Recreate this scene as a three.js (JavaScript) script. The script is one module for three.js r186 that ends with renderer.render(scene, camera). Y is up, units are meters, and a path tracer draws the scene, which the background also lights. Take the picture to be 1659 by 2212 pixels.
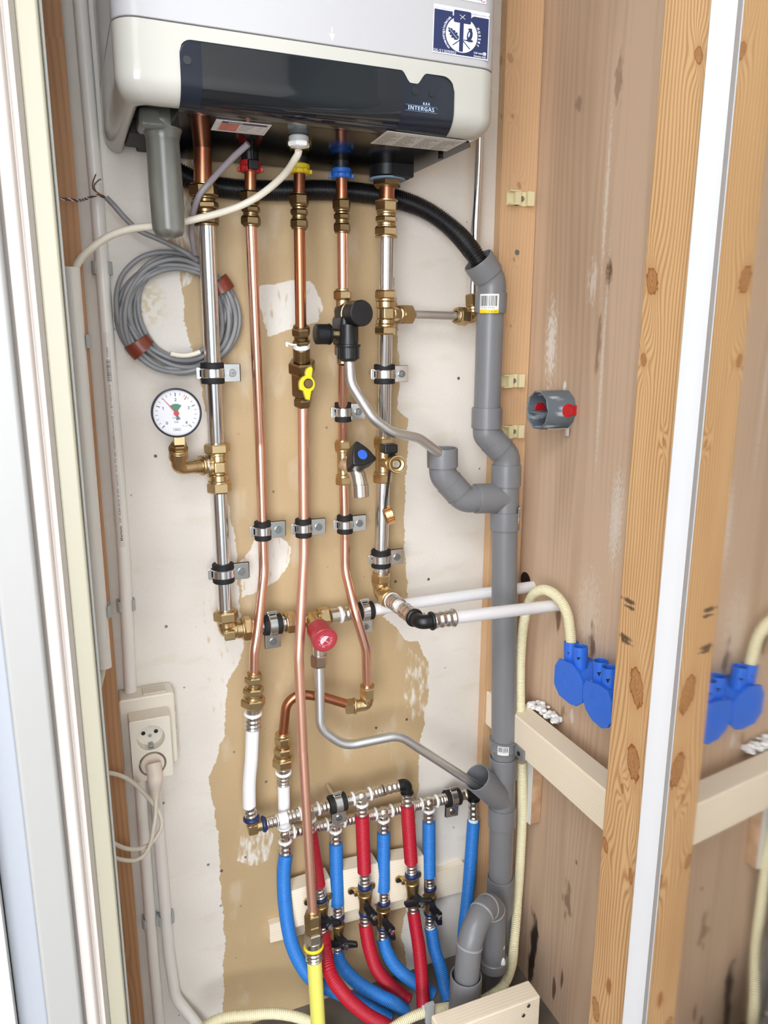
import * as THREE from 'three';
import { RoundedBoxGeometry } from 'three/addons/geometries/RoundedBoxGeometry.js';
import { mergeGeometries } from 'three/addons/utils/BufferGeometryUtils.js';
import { ImprovedNoise } from 'three/addons/math/ImprovedNoise.js';
import { RectAreaLightUniformsLib } from 'three/addons/lights/RectAreaLightUniformsLib.js';

// ---------- camera, sky, lights, exposure ----------
const scene = new THREE.Scene();
const camera = new THREE.PerspectiveCamera(67.6, 1659 / 2212, 0.01, 60);
camera.position.set(0, 0, 1.2);
camera.rotation.order = 'YXZ';
camera.rotation.set(-0.2259, -0.3914, 0.0023);
scene.background = new THREE.Color(0.86, 0.93, 1.0);
scene.backgroundIntensity = 5.0;
const renderer = new THREE.WebGLRenderer({ antialias: true });
renderer.toneMapping = THREE.LinearToneMapping;
renderer.toneMappingExposure = 0.94;
renderer.shadowMap.enabled = true;
RectAreaLightUniformsLib.init();
// daylight through the back window and an added skylight (the openings are built below)
const day = new THREE.RectAreaLight(0xf8f9ff, 9, 2.1, 1.85);
day.position.set(-1.0, 0.15, 3.27); day.lookAt(-1.0, 0.15, 0);
const addedRoofDay = new THREE.RectAreaLight(0xfbfbff, 8, 1.2, 1.0);
addedRoofDay.position.set(-0.7, 1.375, 1.75); addedRoofDay.lookAt(-0.7, -2, 1.75);
scene.add(day, addedRoofDay);

// ---------- helpers ----------
const FLOOR = -1.27;
let seed = 7;
const rnd = () => { seed = (seed * 1664525 + 1013904223) % 4294967296; return seed / 4294967296; };
const noise = new ImprovedNoise();
const fbm = (x, y, z = 0, o = 4) => { let s = 0, a = 0.5, f = 1; for (let i = 0; i < o; i++) { s += a * noise.noise(x * f, y * f, z + i * 7.3); f *= 2.03; a *= 0.5; } return s; };
const V = (a) => new THREE.Vector3(a[0], a[1], a[2]);
const lerp = (a, b, t) => a.map((v, i) => v + (b[i] - v) * t);
const add3 = (a, b) => a.map((v, i) => v + b[i]);
const clamp01 = (t) => Math.min(1, Math.max(0, t));
const smooth = (a, b, x) => { const t = clamp01((x - a) / (b - a)); return t * t * (3 - 2 * t); };
const used = {};
function numbered(n) { const k = used[n] = (used[n] ?? -1) + 1; return k ? `${n}_${String(k).padStart(3, '0')}` : n; }
const things = [];
function tag(o, label, category, group) { o.userData = { label, category }; if (group) o.userData.group = group; return o; }
function thing(name, label, category, group) { const o = new THREE.Group(); o.name = numbered(name); scene.add(o); things.push(o); return tag(o, label, category, group); }
function part(parent, name, geo, mat, label) { const m = new THREE.Mesh(Array.isArray(geo) ? merge(geo) : geo, mat); m.name = name; m.castShadow = m.receiveShadow = true; if (label) m.userData.label = label; parent.add(m); return m; }
function solo(name, geo, mat, label, category, group) { const m = part(scene, numbered(name), geo, mat); things.push(m); return tag(m, label, category, group); }
function struct(name, geo, mat, parent) { const m = part(parent || scene, name, geo, mat); if (!parent) m.userData.kind = 'structure'; return m; }
function merge(list) { return mergeGeometries(list.map((g) => { let h = g.index ? g.toNonIndexed() : g; for (const k of Object.keys(h.attributes)) if (!['position', 'normal', 'uv'].includes(k)) h.deleteAttribute(k); h.morphAttributes = {}; return h; })); }
// moves the origin of every thing to its base
function settle() {
  const box = new THREE.Box3();
  for (const o of things) {
    o.updateMatrixWorld(true); box.setFromObject(o);
    const b = new THREE.Vector3((box.min.x + box.max.x) / 2, box.min.y, (box.min.z + box.max.z) / 2);
    if (o.isMesh) { o.geometry.translate(-b.x, -b.y, -b.z); o.position.copy(b); for (const c of o.children) c.position.sub(b); } else { o.position.copy(b); for (const c of o.children) c.position.sub(b); }
  }
}
// matrix whose +Y runs from a to b, +Z as near to ref as it can be
function axisMatrix(a, b, ref = [0, 0, 1]) {
  const y = V(b).sub(V(a)).normalize(); let z = V(ref); z.addScaledVector(y, -z.dot(y));
  if (z.length() < 1e-3) { z = new THREE.Vector3(1, 0, 0).addScaledVector(y, -y.x); } z.normalize();
  const x = new THREE.Vector3().crossVectors(y, z);
  return new THREE.Matrix4().makeBasis(x, y, z).setPosition(V(a));
}
const len = (a, b) => V(a).distanceTo(V(b));
const hexCache = {};
function hexGeo(R, y0, y1, ch = 0.0015) {
  const pos = []; const rings = [[R * 0.92, y0], [R, y0 + ch], [R, y1 - ch], [R * 0.92, y1]];
  const pt = (k, i) => { const a = (i + 0.5) * Math.PI / 3; return [rings[k][0] * Math.sin(a), rings[k][1], rings[k][0] * Math.cos(a)]; };
  for (let i = 0; i < 6; i++) {
    for (let k = 0; k < 3; k++) { const a = pt(k, i), b = pt(k, i + 1), c = pt(k + 1, i + 1), d = pt(k + 1, i); pos.push(...a, ...b, ...c, ...a, ...c, ...d); }
    pos.push(0, y0, 0, ...pt(0, i + 1), ...pt(0, i), 0, y1, 0, ...pt(3, i), ...pt(3, i + 1));
  }
  const g = new THREE.BufferGeometry(); g.setAttribute('position', new THREE.Float32BufferAttribute(pos, 3)); g.setAttribute('uv', new THREE.Float32BufferAttribute(new Array(pos.length / 3 * 2).fill(0), 2)); g.computeVertexNormals(); return g;
}
function lathe(prof, seg = 28, crease = true) {  // prof: [radius, y] from low y to high y
  const pts = [];
  prof.forEach(([r, y], i) => { const v = new THREE.Vector2(Math.max(r, 1e-5), y); pts.push(v); if (crease && i && i < prof.length - 1) { const a = prof[i - 1], b = prof[i + 1]; const d1 = Math.atan2(y - a[1], r - a[0]), d2 = Math.atan2(b[1] - y, b[0] - r); let d = Math.abs(d1 - d2); if (d > Math.PI) d = 2 * Math.PI - d; if (d > 0.6) pts.push(v.clone()); } });
  const g = new THREE.LatheGeometry(pts, seg); return g;
}
// coaxial pieces of a fitting between a and b; spec rows: [kind, from, to, radius, part name, material]
function pieceGeo(kind, y0, y1, r) {
  const h = y1 - y0, e = Math.min(0.0012, h * 0.2);
  if (kind === 'hex') return hexGeo(r, y0, y1, Math.min(0.0022, h * 0.22));
  if (kind === 'cyl') return lathe([[0, y0], [r - e, y0], [r, y0 + e], [r, y1 - e], [r - e, y1], [0, y1]]);
  if (kind === 'open') return lathe([[r * 0.86, y0 + e], [r * 0.88, y0], [r - e, y0], [r, y0 + e], [r, y1 - e], [r - e, y1], [0, y1]], 36);
  if (kind === 'cone') return lathe([[0, y0], [r, y0], [r * 0.62, y1], [0, y1]]);
  if (kind === 'dome') { const p = [[0, y0], [r, y0]]; for (let i = 0; i <= 6; i++) { const t = i / 6 * Math.PI / 2; p.push([r * (0.72 + 0.28 * Math.cos(t)), y0 + h * (0.4 + 0.6 * Math.sin(t))]); } p.push([0, y1]); return lathe(p, 28, false); }
  if (kind === 'thread') { const n = Math.max(2, Math.round(h / 0.0017)), p = [[0, y0]]; for (let i = 0; i < n; i++) { p.push([r * 0.95, y0 + h * i / n], [r, y0 + h * (i + 0.5) / n]); } p.push([r * 0.95, y1], [0, y1]); return lathe(p, 28, false); }
  if (kind === 'ring') { const p = [[r * 0.6, y0]]; for (let i = 0; i <= 8; i++) { const t = -Math.PI / 2 + i / 8 * Math.PI; p.push([r - h * 0.5 + h * 0.5 * Math.cos(t), (y0 + y1) / 2 + h * 0.5 * Math.sin(t)]); } p.push([r * 0.6, y1]); return lathe(p, 28, false); }
  if (kind === 'press') { const p = [[0, y0], [r * 1.04, y0], [r * 1.06, y0 + h * 0.06]]; for (let i = 0; i <= 36; i++) { const t = i / 36; p.push([r * (0.965 + 0.06 * Math.cos(t * Math.PI * 2 * 2.5)), y0 + h * (0.1 + 0.8 * t)]); } p.push([r * 1.06, y1 - h * 0.06], [r * 1.04, y1], [0, y1]); return lathe(p, 28, false); }
}
function stack(t, a, b, spec, mat, ref) {
  const m = axisMatrix(a, b, ref), L = len(a, b);
  for (const [kind, f0, f1, r, name, pm] of spec) part(t, name || 'body', pieceGeo(kind, f0 * L, f1 * L, r).applyMatrix4(m), pm || mat);
}
// a path with rounded corners; R is a radius or one per inner point
function bend(pts, R, step = 0.006) {
  const out = [V(pts[0])];
  for (let i = 1; i < pts.length - 1; i++) {
    const p = V(pts[i]), a = V(pts[i - 1]).sub(p), b = V(pts[i + 1]).sub(p), la = a.length(), lb = b.length(); a.normalize(); b.normalize();
    const ang = a.angleTo(b); let r = Array.isArray(R) ? R[i - 1] : R; if (Math.PI - ang < 0.02) { out.push(p); continue; }
    let d = r / Math.tan(ang / 2); const md = Math.min(la, lb) * 0.49; if (d > md) { d = md; r = d * Math.tan(ang / 2); }
    const s = p.clone().addScaledVector(a, d), e = p.clone().addScaledVector(b, d), c = p.clone().addScaledVector(a.clone().add(b).normalize(), r / Math.sin(ang / 2));
    const n = Math.max(4, Math.ceil((Math.PI - ang) / 0.12)), v0 = s.clone().sub(c), v1 = e.clone().sub(c), tot = v0.angleTo(v1);
    for (let k = 0; k <= n; k++) { const t = k / n; out.push(v0.clone().multiplyScalar(Math.sin((1 - t) * tot) / Math.sin(tot)).addScaledVector(v1, Math.sin(t * tot) / Math.sin(tot)).add(c)); }
  }
  out.push(V(pts[pts.length - 1])); return out;
}
function spline(pts, n = 80) { return new THREE.CatmullRomCurve3(pts.map(V), false, 'centripetal').getSpacedPoints(n); }
function resample(path, step) {
  const out = [path[0].clone()]; let carry = 0;
  for (let i = 1; i < path.length; i++) { const a = path[i - 1], b = path[i], L = a.distanceTo(b); let s = step - carry; while (s <= L) { out.push(a.clone().lerp(b, s / L)); s += step; } carry = L - (s - step); }
  if (out[out.length - 1].distanceTo(path[path.length - 1]) > step * 0.3) out.push(path[path.length - 1].clone()); return out;
}
// sweeps a circle along a path of Vector3; rad is a number or a function of the distance along it
function sweep(path, rad, radial = 16, caps = true) {
  const P = path.filter((p, i) => !i || p.distanceTo(path[i - 1]) > 1e-5), n = P.length, pos = [], nor = [], uv = [], idx = [];
  const T = P.map((p, i) => P[Math.min(n - 1, i + 1)].clone().sub(P[Math.max(0, i - 1)]).normalize());
  let N = new THREE.Vector3(0.3, 0.2, 0.93); N.addScaledVector(T[0], -N.dot(T[0])).normalize(); let s = 0;
  const fn = typeof rad === 'function' ? rad : () => rad;
  for (let i = 0; i < n; i++) {
    if (i) { s += P[i].distanceTo(P[i - 1]); N.addScaledVector(T[i], -N.dot(T[i])).normalize(); }
    const B = new THREE.Vector3().crossVectors(T[i], N), r = fn(s), sl = (fn(s + 2e-4) - fn(s - 2e-4)) / 4e-4;
    for (let k = 0; k <= radial; k++) {
      const a = k / radial * Math.PI * 2, d = N.clone().multiplyScalar(Math.cos(a)).addScaledVector(B, Math.sin(a));
      pos.push(P[i].x + d.x * r, P[i].y + d.y * r, P[i].z + d.z * r); const q = d.clone().addScaledVector(T[i], -sl).normalize(); nor.push(q.x, q.y, q.z); uv.push(k / radial, s);
    }
  }
  const w = radial + 1;
  for (let i = 0; i < n - 1; i++) for (let k = 0; k < radial; k++) { const a = i * w + k; idx.push(a, a + 1, a + w, a + 1, a + w + 1, a + w); }
  if (caps) for (const e of [0, n - 1]) { const c = pos.length / 3, sg = e ? 1 : -1, t = T[e].clone().multiplyScalar(sg); pos.push(P[e].x, P[e].y, P[e].z); nor.push(t.x, t.y, t.z); uv.push(0.5, e ? s : 0); for (let k = 0; k <= radial; k++) { const q = (e * w + k) * 3; pos.push(pos[q], pos[q + 1], pos[q + 2]); nor.push(t.x, t.y, t.z); uv.push(0.5, e ? s : 0); } for (let k = 0; k < radial; k++) e ? idx.push(c, c + 1 + k, c + 2 + k) : idx.push(c, c + 2 + k, c + 1 + k); }
  const g = new THREE.BufferGeometry(); g.setAttribute('position', new THREE.Float32BufferAttribute(pos, 3)); g.setAttribute('normal', new THREE.Float32BufferAttribute(nor, 3)); g.setAttribute('uv', new THREE.Float32BufferAttribute(uv, 2)); g.setIndex(idx); return g;
}
const tube = (pts, r, R = 0.03, radial = 24) => sweep(bend(pts, R), r, radial);
const corrugated = (path, r, pitch, depth, radial = 14) => sweep(resample(path, pitch / 4), (s) => r - depth * (0.5 - 0.5 * Math.cos(s / pitch * Math.PI * 2)), radial);
// box between two corners with rounded edges and uv in metres (v runs along axis 'y', 'x' or 'z')
function box(a, b, r = 0.0015, along = 'y', uo = 0, vo = 0) {
  const w = Math.abs(b[0] - a[0]), h = Math.abs(b[1] - a[1]), d = Math.abs(b[2] - a[2]);
  const g = r > 0 ? new RoundedBoxGeometry(w, h, d, 2, Math.min(r, w / 2.01, h / 2.01, d / 2.01)) : new THREE.BoxGeometry(w, h, d);
  return boxUV(g.translate((a[0] + b[0]) / 2, (a[1] + b[1]) / 2, (a[2] + b[2]) / 2), along, uo, vo);
}
function boxUV(g, along, uo = 0, vo = 0) {
  const p = g.attributes.position, n = g.attributes.normal, u = g.attributes.uv;
  for (let i = 0; i < p.count; i++) {
    const q = [p.getX(i), p.getY(i), p.getZ(i)], m = [Math.abs(n.getX(i)), Math.abs(n.getY(i)), Math.abs(n.getZ(i))], k = m.indexOf(Math.max(...m)), ax = 'xyz'.indexOf(along);
    const rest = [0, 1, 2].filter((j) => j !== k); let vi = rest.includes(ax) ? ax : rest[1], ui = rest.find((j) => j !== vi);
    u.setXY(i, q[ui] + uo + k * 0.37, q[vi] + vo);
  }
  return g;
}
// extrudes a shape of [x, y] points (mm-free, metres) by depth with a bevel, then places it with matrix m
function slab(pts, depth, m, bevel = 0.0006, holes = []) {
  const s = pts instanceof THREE.Shape ? pts : new THREE.Shape(pts.map((p) => new THREE.Vector2(p[0], p[1])));
  for (const h of holes) s.holes.push(h);
  const g = new THREE.ExtrudeGeometry(s, { depth: depth - 2 * bevel, bevelEnabled: bevel > 0, bevelThickness: bevel, bevelSize: bevel, bevelOffset: -bevel, bevelSegments: 2, curveSegments: 20 }).translate(0, 0, bevel);
  return m ? g.applyMatrix4(m) : g;
}
function roundRect(x0, y0, x1, y1, r) { const s = new THREE.Shape(); s.moveTo(x0 + r, y0); s.lineTo(x1 - r, y0); s.absarc(x1 - r, y0 + r, r, -Math.PI / 2, 0); s.lineTo(x1, y1 - r); s.absarc(x1 - r, y1 - r, r, 0, Math.PI / 2); s.lineTo(x0 + r, y1); s.absarc(x0 + r, y1 - r, r, Math.PI / 2, Math.PI); s.lineTo(x0, y0 + r); s.absarc(x0 + r, y0 + r, r, Math.PI, Math.PI * 1.5); return s; }
const at = (p, rx = 0, ry = 0, rz = 0) => new THREE.Matrix4().compose(V(p), new THREE.Quaternion().setFromEuler(new THREE.Euler(rx, ry, rz)), new THREE.Vector3(1, 1, 1));
const holePath = (x, y, r) => { const p = new THREE.Path(); p.absarc(x, y, r, 0, Math.PI * 2, true); return p; };
// a flat quad from four corners (top left, top right, bottom right, bottom left), with a little thickness behind it
function quad(tl, tr, br, bl) {
  const g = new THREE.BufferGeometry(), n = V(tr).sub(V(tl)).cross(V(bl).sub(V(tl))).normalize().multiplyScalar(0.0004), P = [];
  const f = [tl, tr, br, bl], k = f.map((p) => [p[0] + n.x, p[1] + n.y, p[2] + n.z]);
  P.push(bl, br, tr, bl, tr, tl); for (let i = 0; i < 4; i++) { const j = (i + 1) % 4; P.push(f[i], f[j], k[j], f[i], k[j], k[i]); }
  const uv = [0, 0, 1, 0, 1, 1, 0, 0, 1, 1, 0, 1]; while (uv.length < P.length * 2) uv.push(0.01, 0.01);
  g.setAttribute('position', new THREE.Float32BufferAttribute(P.flat(), 3)); g.setAttribute('uv', new THREE.Float32BufferAttribute(uv, 2)); g.computeVertexNormals(); return g;
}
function canvasTex(w, h, draw) { const c = document.createElement('canvas'); c.width = w; c.height = h; draw(c.getContext('2d'), w, h); const t = new THREE.CanvasTexture(c); t.colorSpace = THREE.SRGBColorSpace; t.anisotropy = 8; return t; }
function pixelTex(w, h, fn, srgb = true) {
  const d = new Uint8Array(w * h * 4); for (let y = 0; y < h; y++) for (let x = 0; x < w; x++) { const c = fn(x / w, y / h), i = (y * w + x) * 4; d[i] = c[0]; d[i + 1] = c[1]; d[i + 2] = c[2]; d[i + 3] = 255; }
  const t = new THREE.DataTexture(d, w, h); t.magFilter = THREE.LinearFilter; t.minFilter = THREE.LinearMipmapLinearFilter; t.generateMipmaps = true; t.wrapS = t.wrapT = THREE.RepeatWrapping; if (srgb) t.colorSpace = THREE.SRGBColorSpace; t.needsUpdate = true; return t;
}

// ---------- materials ----------
const mat = (color, rough = 0.5, metal = 0, extra = {}) => new THREE.MeshPhysicalMaterial({ color, roughness: rough, metalness: metal, ...extra });
function woodTex(w, h, W, H, o) {
  const L = o.light, D = o.dark, knots = o.knots || [];
  const t = pixelTex(w, h, (u, v) => {
    const x = u * W, y = v * H; let q0 = 9, s = x * o.lines + fbm(x * o.warpX, y * o.warpY, o.z, 3) * o.warp, halo = 0;
    for (const [kx, ky, rx, ry] of knots) { const dy = (y - ky) / ry, dx = (x - kx) / rx + dy * 0.35, q = Math.sqrt(dx * dx + dy * dy) + fbm(x * 140 + kx * 90, y * 60, o.z + 5, 3) * 0.5; q0 = Math.min(q0, q); s += 2.4 * Math.tanh(dx * 1.5) * Math.exp(-dy * dy * 0.10) * Math.exp(-dx * dx * 0.12); halo += Math.exp(-q * q * 0.6); }
    let g = 0.5 + 0.5 * Math.sin(s * Math.PI * 2); g = Math.pow(g, o.sharp || 2.2) * (0.75 + 0.5 * fbm(x * 40, y * 3, o.z + 3, 2));
    let k = clamp01(g * o.contrast + 0.10 * fbm(x * 260, y * 14, 1, 2) + (o.blotch || 0.25) * fbm(x * 9, y * 1.6, o.z + 9, 3) + 0.04);
    k = Math.max(k, Math.min(0.75, halo * 0.5)); if (q0 < 1) k = 0.72 + 0.16 * Math.sin(q0 * 19) * (1 - q0) + 0.3 * fbm(x * 300, y * 120, 8, 2) + 0.42 * smooth(0.8, 0.95, q0);
    let col = [0, 1, 2].map((c) => L[c] + (D[c] - L[c]) * k);
    for (const [mx, my, rx, ry, c, a, f] of o.marks || []) { const q = Math.hypot((x - mx) / rx, (y - my) / ry); if (q < 1.6) { const t = a * smooth(1.15, 0.35, q + fbm(x * f, y * f * 0.35, mx * 50, 3) * 1.6); col = col.map((v, i) => v + (c[i] - v) * t); } }
    return col.map((v) => Math.max(0, Math.min(255, v)));
  });
  t.repeat.set(1 / W, 1 / H); return t;
}
const DK = [104, 76, 58], DK2 = [52, 40, 34], WH = [238, 234, 228];
const pineTex = woodTex(256, 1024, 0.2, 1.0, { light: [214, 172, 120], dark: [170, 122, 78], lines: 190, warpX: 6, warpY: 1.4, warp: 2.6, contrast: 0.5, z: 2 });
const jambTex = woodTex(512, 2048, 0.128, 2.0, { light: [222, 182, 132], dark: [158, 104, 58], lines: 180, warpX: 7, warpY: 1.6, warp: 4.2, contrast: 0.62, sharp: 2.2, z: 11, knots: [[[.674,.3014,.4701], 0.006, 0.009], [[.674,.066,.4236], 0.010, 0.017], [[.674,-.0286,.4195], 0.005, 0.008], [[.674,-.4577,.4549], 0.013, 0.027], [[.674,-.5666,.4606], 0.012, 0.027], [[.674,-.6173,.4432], 0.003, 0.007], [[.674,-.7239,.417], 0.006, 0.012], [[.674,-.7353,.4737], 0.004, 0.012], [[.674,-1.0067,.4243], 0.009, 0.02], [[.674,-.126,.4663], 0.002, 0.005]].map(([p, a, b]) => [p[2] - 0.376, p[1] + 1.35, a, b]), marks: [[[.674,-.3453,.4249], 0.016, 0.004, DK2, 0.7, 120], [[.674,-.3536,.4276], 0.014, 0.003, DK2, 0.7, 120], [[.674,-.3976,.4269], 0.014, 0.005, DK2, 0.7, 120], [[.674,-.4039,.4313], 0.012, 0.003, DK2, 0.6, 120], [[.674,-.943,.4474], 0.006, 0.02, [150, 90, 44], 0.8, 60]].map(([p, a, b, c, d, e]) => [p[2] - 0.376, p[1] + 1.35, a, b, c, d, e]) });
const studTex = woodTex(256, 1024, 0.16, 1.7, { light: [220, 182, 140], dark: [176, 134, 94], lines: 160, warpX: 6, warpY: 1.0, warp: 3.0, contrast: 0.25, sharp: 1.4, z: 21, knots: [[[.7042,.4357,.02], 0.005, 0.007], [[.7125,.35,.02], 0.0025, 0.004], [[.7299,.2452,.02], 0.0035, 0.005], [[.7255,.1269,.02], 0.002, 0.003], [[.7241,.0172,.02], 0.002, 0.003]].map(([p, a, b]) => [p[0] - 0.69, p[1] + 1.15, a, b]) });
const lightTex = woodTex(256, 512, 0.2, 0.5, { light: [250, 238, 216], dark: [226, 202, 166], lines: 170, warpX: 5, warpY: 1.4, warp: 1.8, contrast: 0.45, z: 31, blotch: 0.15, knots: [[0.05, 0.4, 0.003, 0.005], [0.115, 0.1, 0.003, 0.005]] });
const plyTex = woodTex(512, 1024, 0.56, 2.8, { light: [214, 186, 158], dark: [160, 130, 104], lines: 60, warpX: 9, warpY: 0.7, warp: 5.0, contrast: 0.26, sharp: 1.2, z: 41, blotch: 0.75, marks: [[[.766,.3436,.125], 0.008, 0.016, DK, 0.35, 90], [[.766,.3527,.2162], 0.008, 0.04, DK, 0.35, 140], [[.766,.0927,.2231], 0.009, 0.02, DK, 0.85, 60], [[.766,.0851,.1852], 0.012, 0.03, WH, 0.55, 160], [[.766,-.0228,.2075], 0.006, 0.05, DK, 0.4, 120], [[.766,-.0137,.0827], 0.016, 0.07, WH, 0.8, 300], [[.766,-.0807,.1285], 0.006, 0.008, WH, 1, 60], [[.766,.2057,.2059], 0.004, 0.12, WH, 0.6, 500], [[.766,-.2724,.2781], 0.016, 0.08, WH, 0.6, 500], [[.766,-.0435,.2209], 0.004, 0.2, WH, 0.5, 600], [[.766,-.4486,.2269], 0.03, 0.08, WH, 0.35, 400], [[.766,-.4898,.1459], 0.008, 0.03, DK, 0.75, 80], [[.766,-.4882,.2407], 0.01, 0.03, DK, 0.7, 80], [[.766,-.6493,.1744], 0.01, 0.02, DK, 0.5, 90], [[.766,-.6408,.2008], 0.006, 0.014, WH, 0.8, 120], [[.766,-.9082,.2398], 0.004, 0.007, DK, 0.9, 60], [[.766,-1.0035,.2213], 0.012, 0.04, DK, 0.5, 100], [[.766,-1.1972,.1236], 0.014, 0.08, DK2, 0.95, 50], [[.766,-1.2582,.1169], 0.012, 0.05, DK2, 0.9, 50], [[.766,-1.1757,.22], 0.004, 0.02, DK, 0.8, 50], [[.766,-1.2165,.1983], 0.005, 0.03, DK, 0.8, 50]].map(([p, a, b, c, d, e]) => [p[2] + 0.02, p[1] + 1.35, a, b, c, d, e]), knots: [] });
const brownTex = woodTex(256, 1024, 0.12, 1.7, { light: [190, 142, 100], dark: [136, 92, 60], lines: 130, warpX: 5, warpY: 1.2, warp: 2.4, contrast: 0.42, z: 51, knots: [[0.02, 0.38, 0.005, 0.01]] });
const M = {
  pine: mat(0xffffff, 0.62, 0, { map: pineTex }), jamb: mat(0xffffff, 0.5, 0, { map: jambTex }), stud: mat(0xffffff, 0.6, 0, { map: studTex }), brown: mat(0xffffff, 0.6, 0, { map: brownTex }),
  light: mat(0xffffff, 0.68, 0, { map: lightTex }), ply: mat(0xffffff, 0.55, 0, { map: plyTex }),
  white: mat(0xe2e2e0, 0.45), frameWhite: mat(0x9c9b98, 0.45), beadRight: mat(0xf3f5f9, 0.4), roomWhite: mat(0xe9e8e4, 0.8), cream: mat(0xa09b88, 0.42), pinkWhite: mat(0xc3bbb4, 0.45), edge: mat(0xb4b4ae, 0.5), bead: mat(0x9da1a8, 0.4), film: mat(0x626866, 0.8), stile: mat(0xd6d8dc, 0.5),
  copper: mat(0xf0bca6, 0.27, 1), copperPale: mat(0xe9b69f, 0.42, 0.9), brassDull: mat(0xbfa878, 0.34, 1), copperOld: mat(0xb5785a, 0.34, 1), copperDark: mat(0x8c5a44, 0.4, 1), brass: mat(0xcfb78c, 0.3, 1), brassOld: mat(0x917a58, 0.34, 1), nickel: mat(0xe2ded6, 0.24, 1), steel: mat(0xe2e6ea, 0.2, 1), alu: mat(0xe6e8ea, 0.36, 1), stainless: mat(0xe2e6e8, 0.4, 1), sleeve: mat(0xdedad4, 0.26, 1), zinc: mat(0xdfe2e4, 0.22, 1), screw: mat(0x9aa0a2, 0.35, 1),
  rubber: mat(0x141414, 0.7), black: mat(0x16171a, 0.38), blackShine: mat(0x0a0b0d, 0.13, 0, { specularIntensity: 0.2 }), dark: mat(0x101012, 0.6),
  pvc: mat(0x7f8083, 0.34), pvcLine: mat(0x9b9da0, 0.35), pex: mat(0xf3f3f5, 0.32), ringWhite: mat(0xeeeeec, 0.4), ringBlue: mat(0x27468c, 0.35), ringYellow: mat(0xf0d422, 0.4),
  redHose: mat(0xb8182f, 0.42), blueHose: mat(0x2e7fd0, 0.42), yellowPipe: mat(0xeee872, 0.4), creamHose: mat(0xece4be, 0.45), whiteConduit: mat(0xf3f0e9, 0.3), cableWhite: mat(0xe4dccb, 0.45), cableGrey: mat(0x8b8c8d, 0.45), cableMauve: mat(0x8f868a, 0.45),
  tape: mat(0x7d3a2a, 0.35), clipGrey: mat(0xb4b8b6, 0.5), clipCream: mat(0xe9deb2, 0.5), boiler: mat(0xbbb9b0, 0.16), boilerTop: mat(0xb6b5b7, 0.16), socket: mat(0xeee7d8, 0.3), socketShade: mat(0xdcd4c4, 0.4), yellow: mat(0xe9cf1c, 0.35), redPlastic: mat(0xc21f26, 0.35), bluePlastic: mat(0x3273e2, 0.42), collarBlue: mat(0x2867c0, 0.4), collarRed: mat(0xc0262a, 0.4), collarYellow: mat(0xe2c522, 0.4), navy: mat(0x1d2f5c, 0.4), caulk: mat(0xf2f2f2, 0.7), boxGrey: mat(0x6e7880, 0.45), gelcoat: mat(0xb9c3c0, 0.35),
};
M.panel = mat(0x20252f, 0.16, 0, { specularIntensity: 0.7 });
M.siphon = mat(0xffffff, 0.3, 0, { map: pixelTex(128, 128, (u, v) => { const k = 26 * fbm(u * 5, v * 9, 3, 4) + 8 * Math.sin(u * 44); return [118 + k, 118 + k, 110 + k]; }), transmission: 0.15, thickness: 0 });
M.mirror = mat(0xe6e4e0, 0.035, 1);

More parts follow.
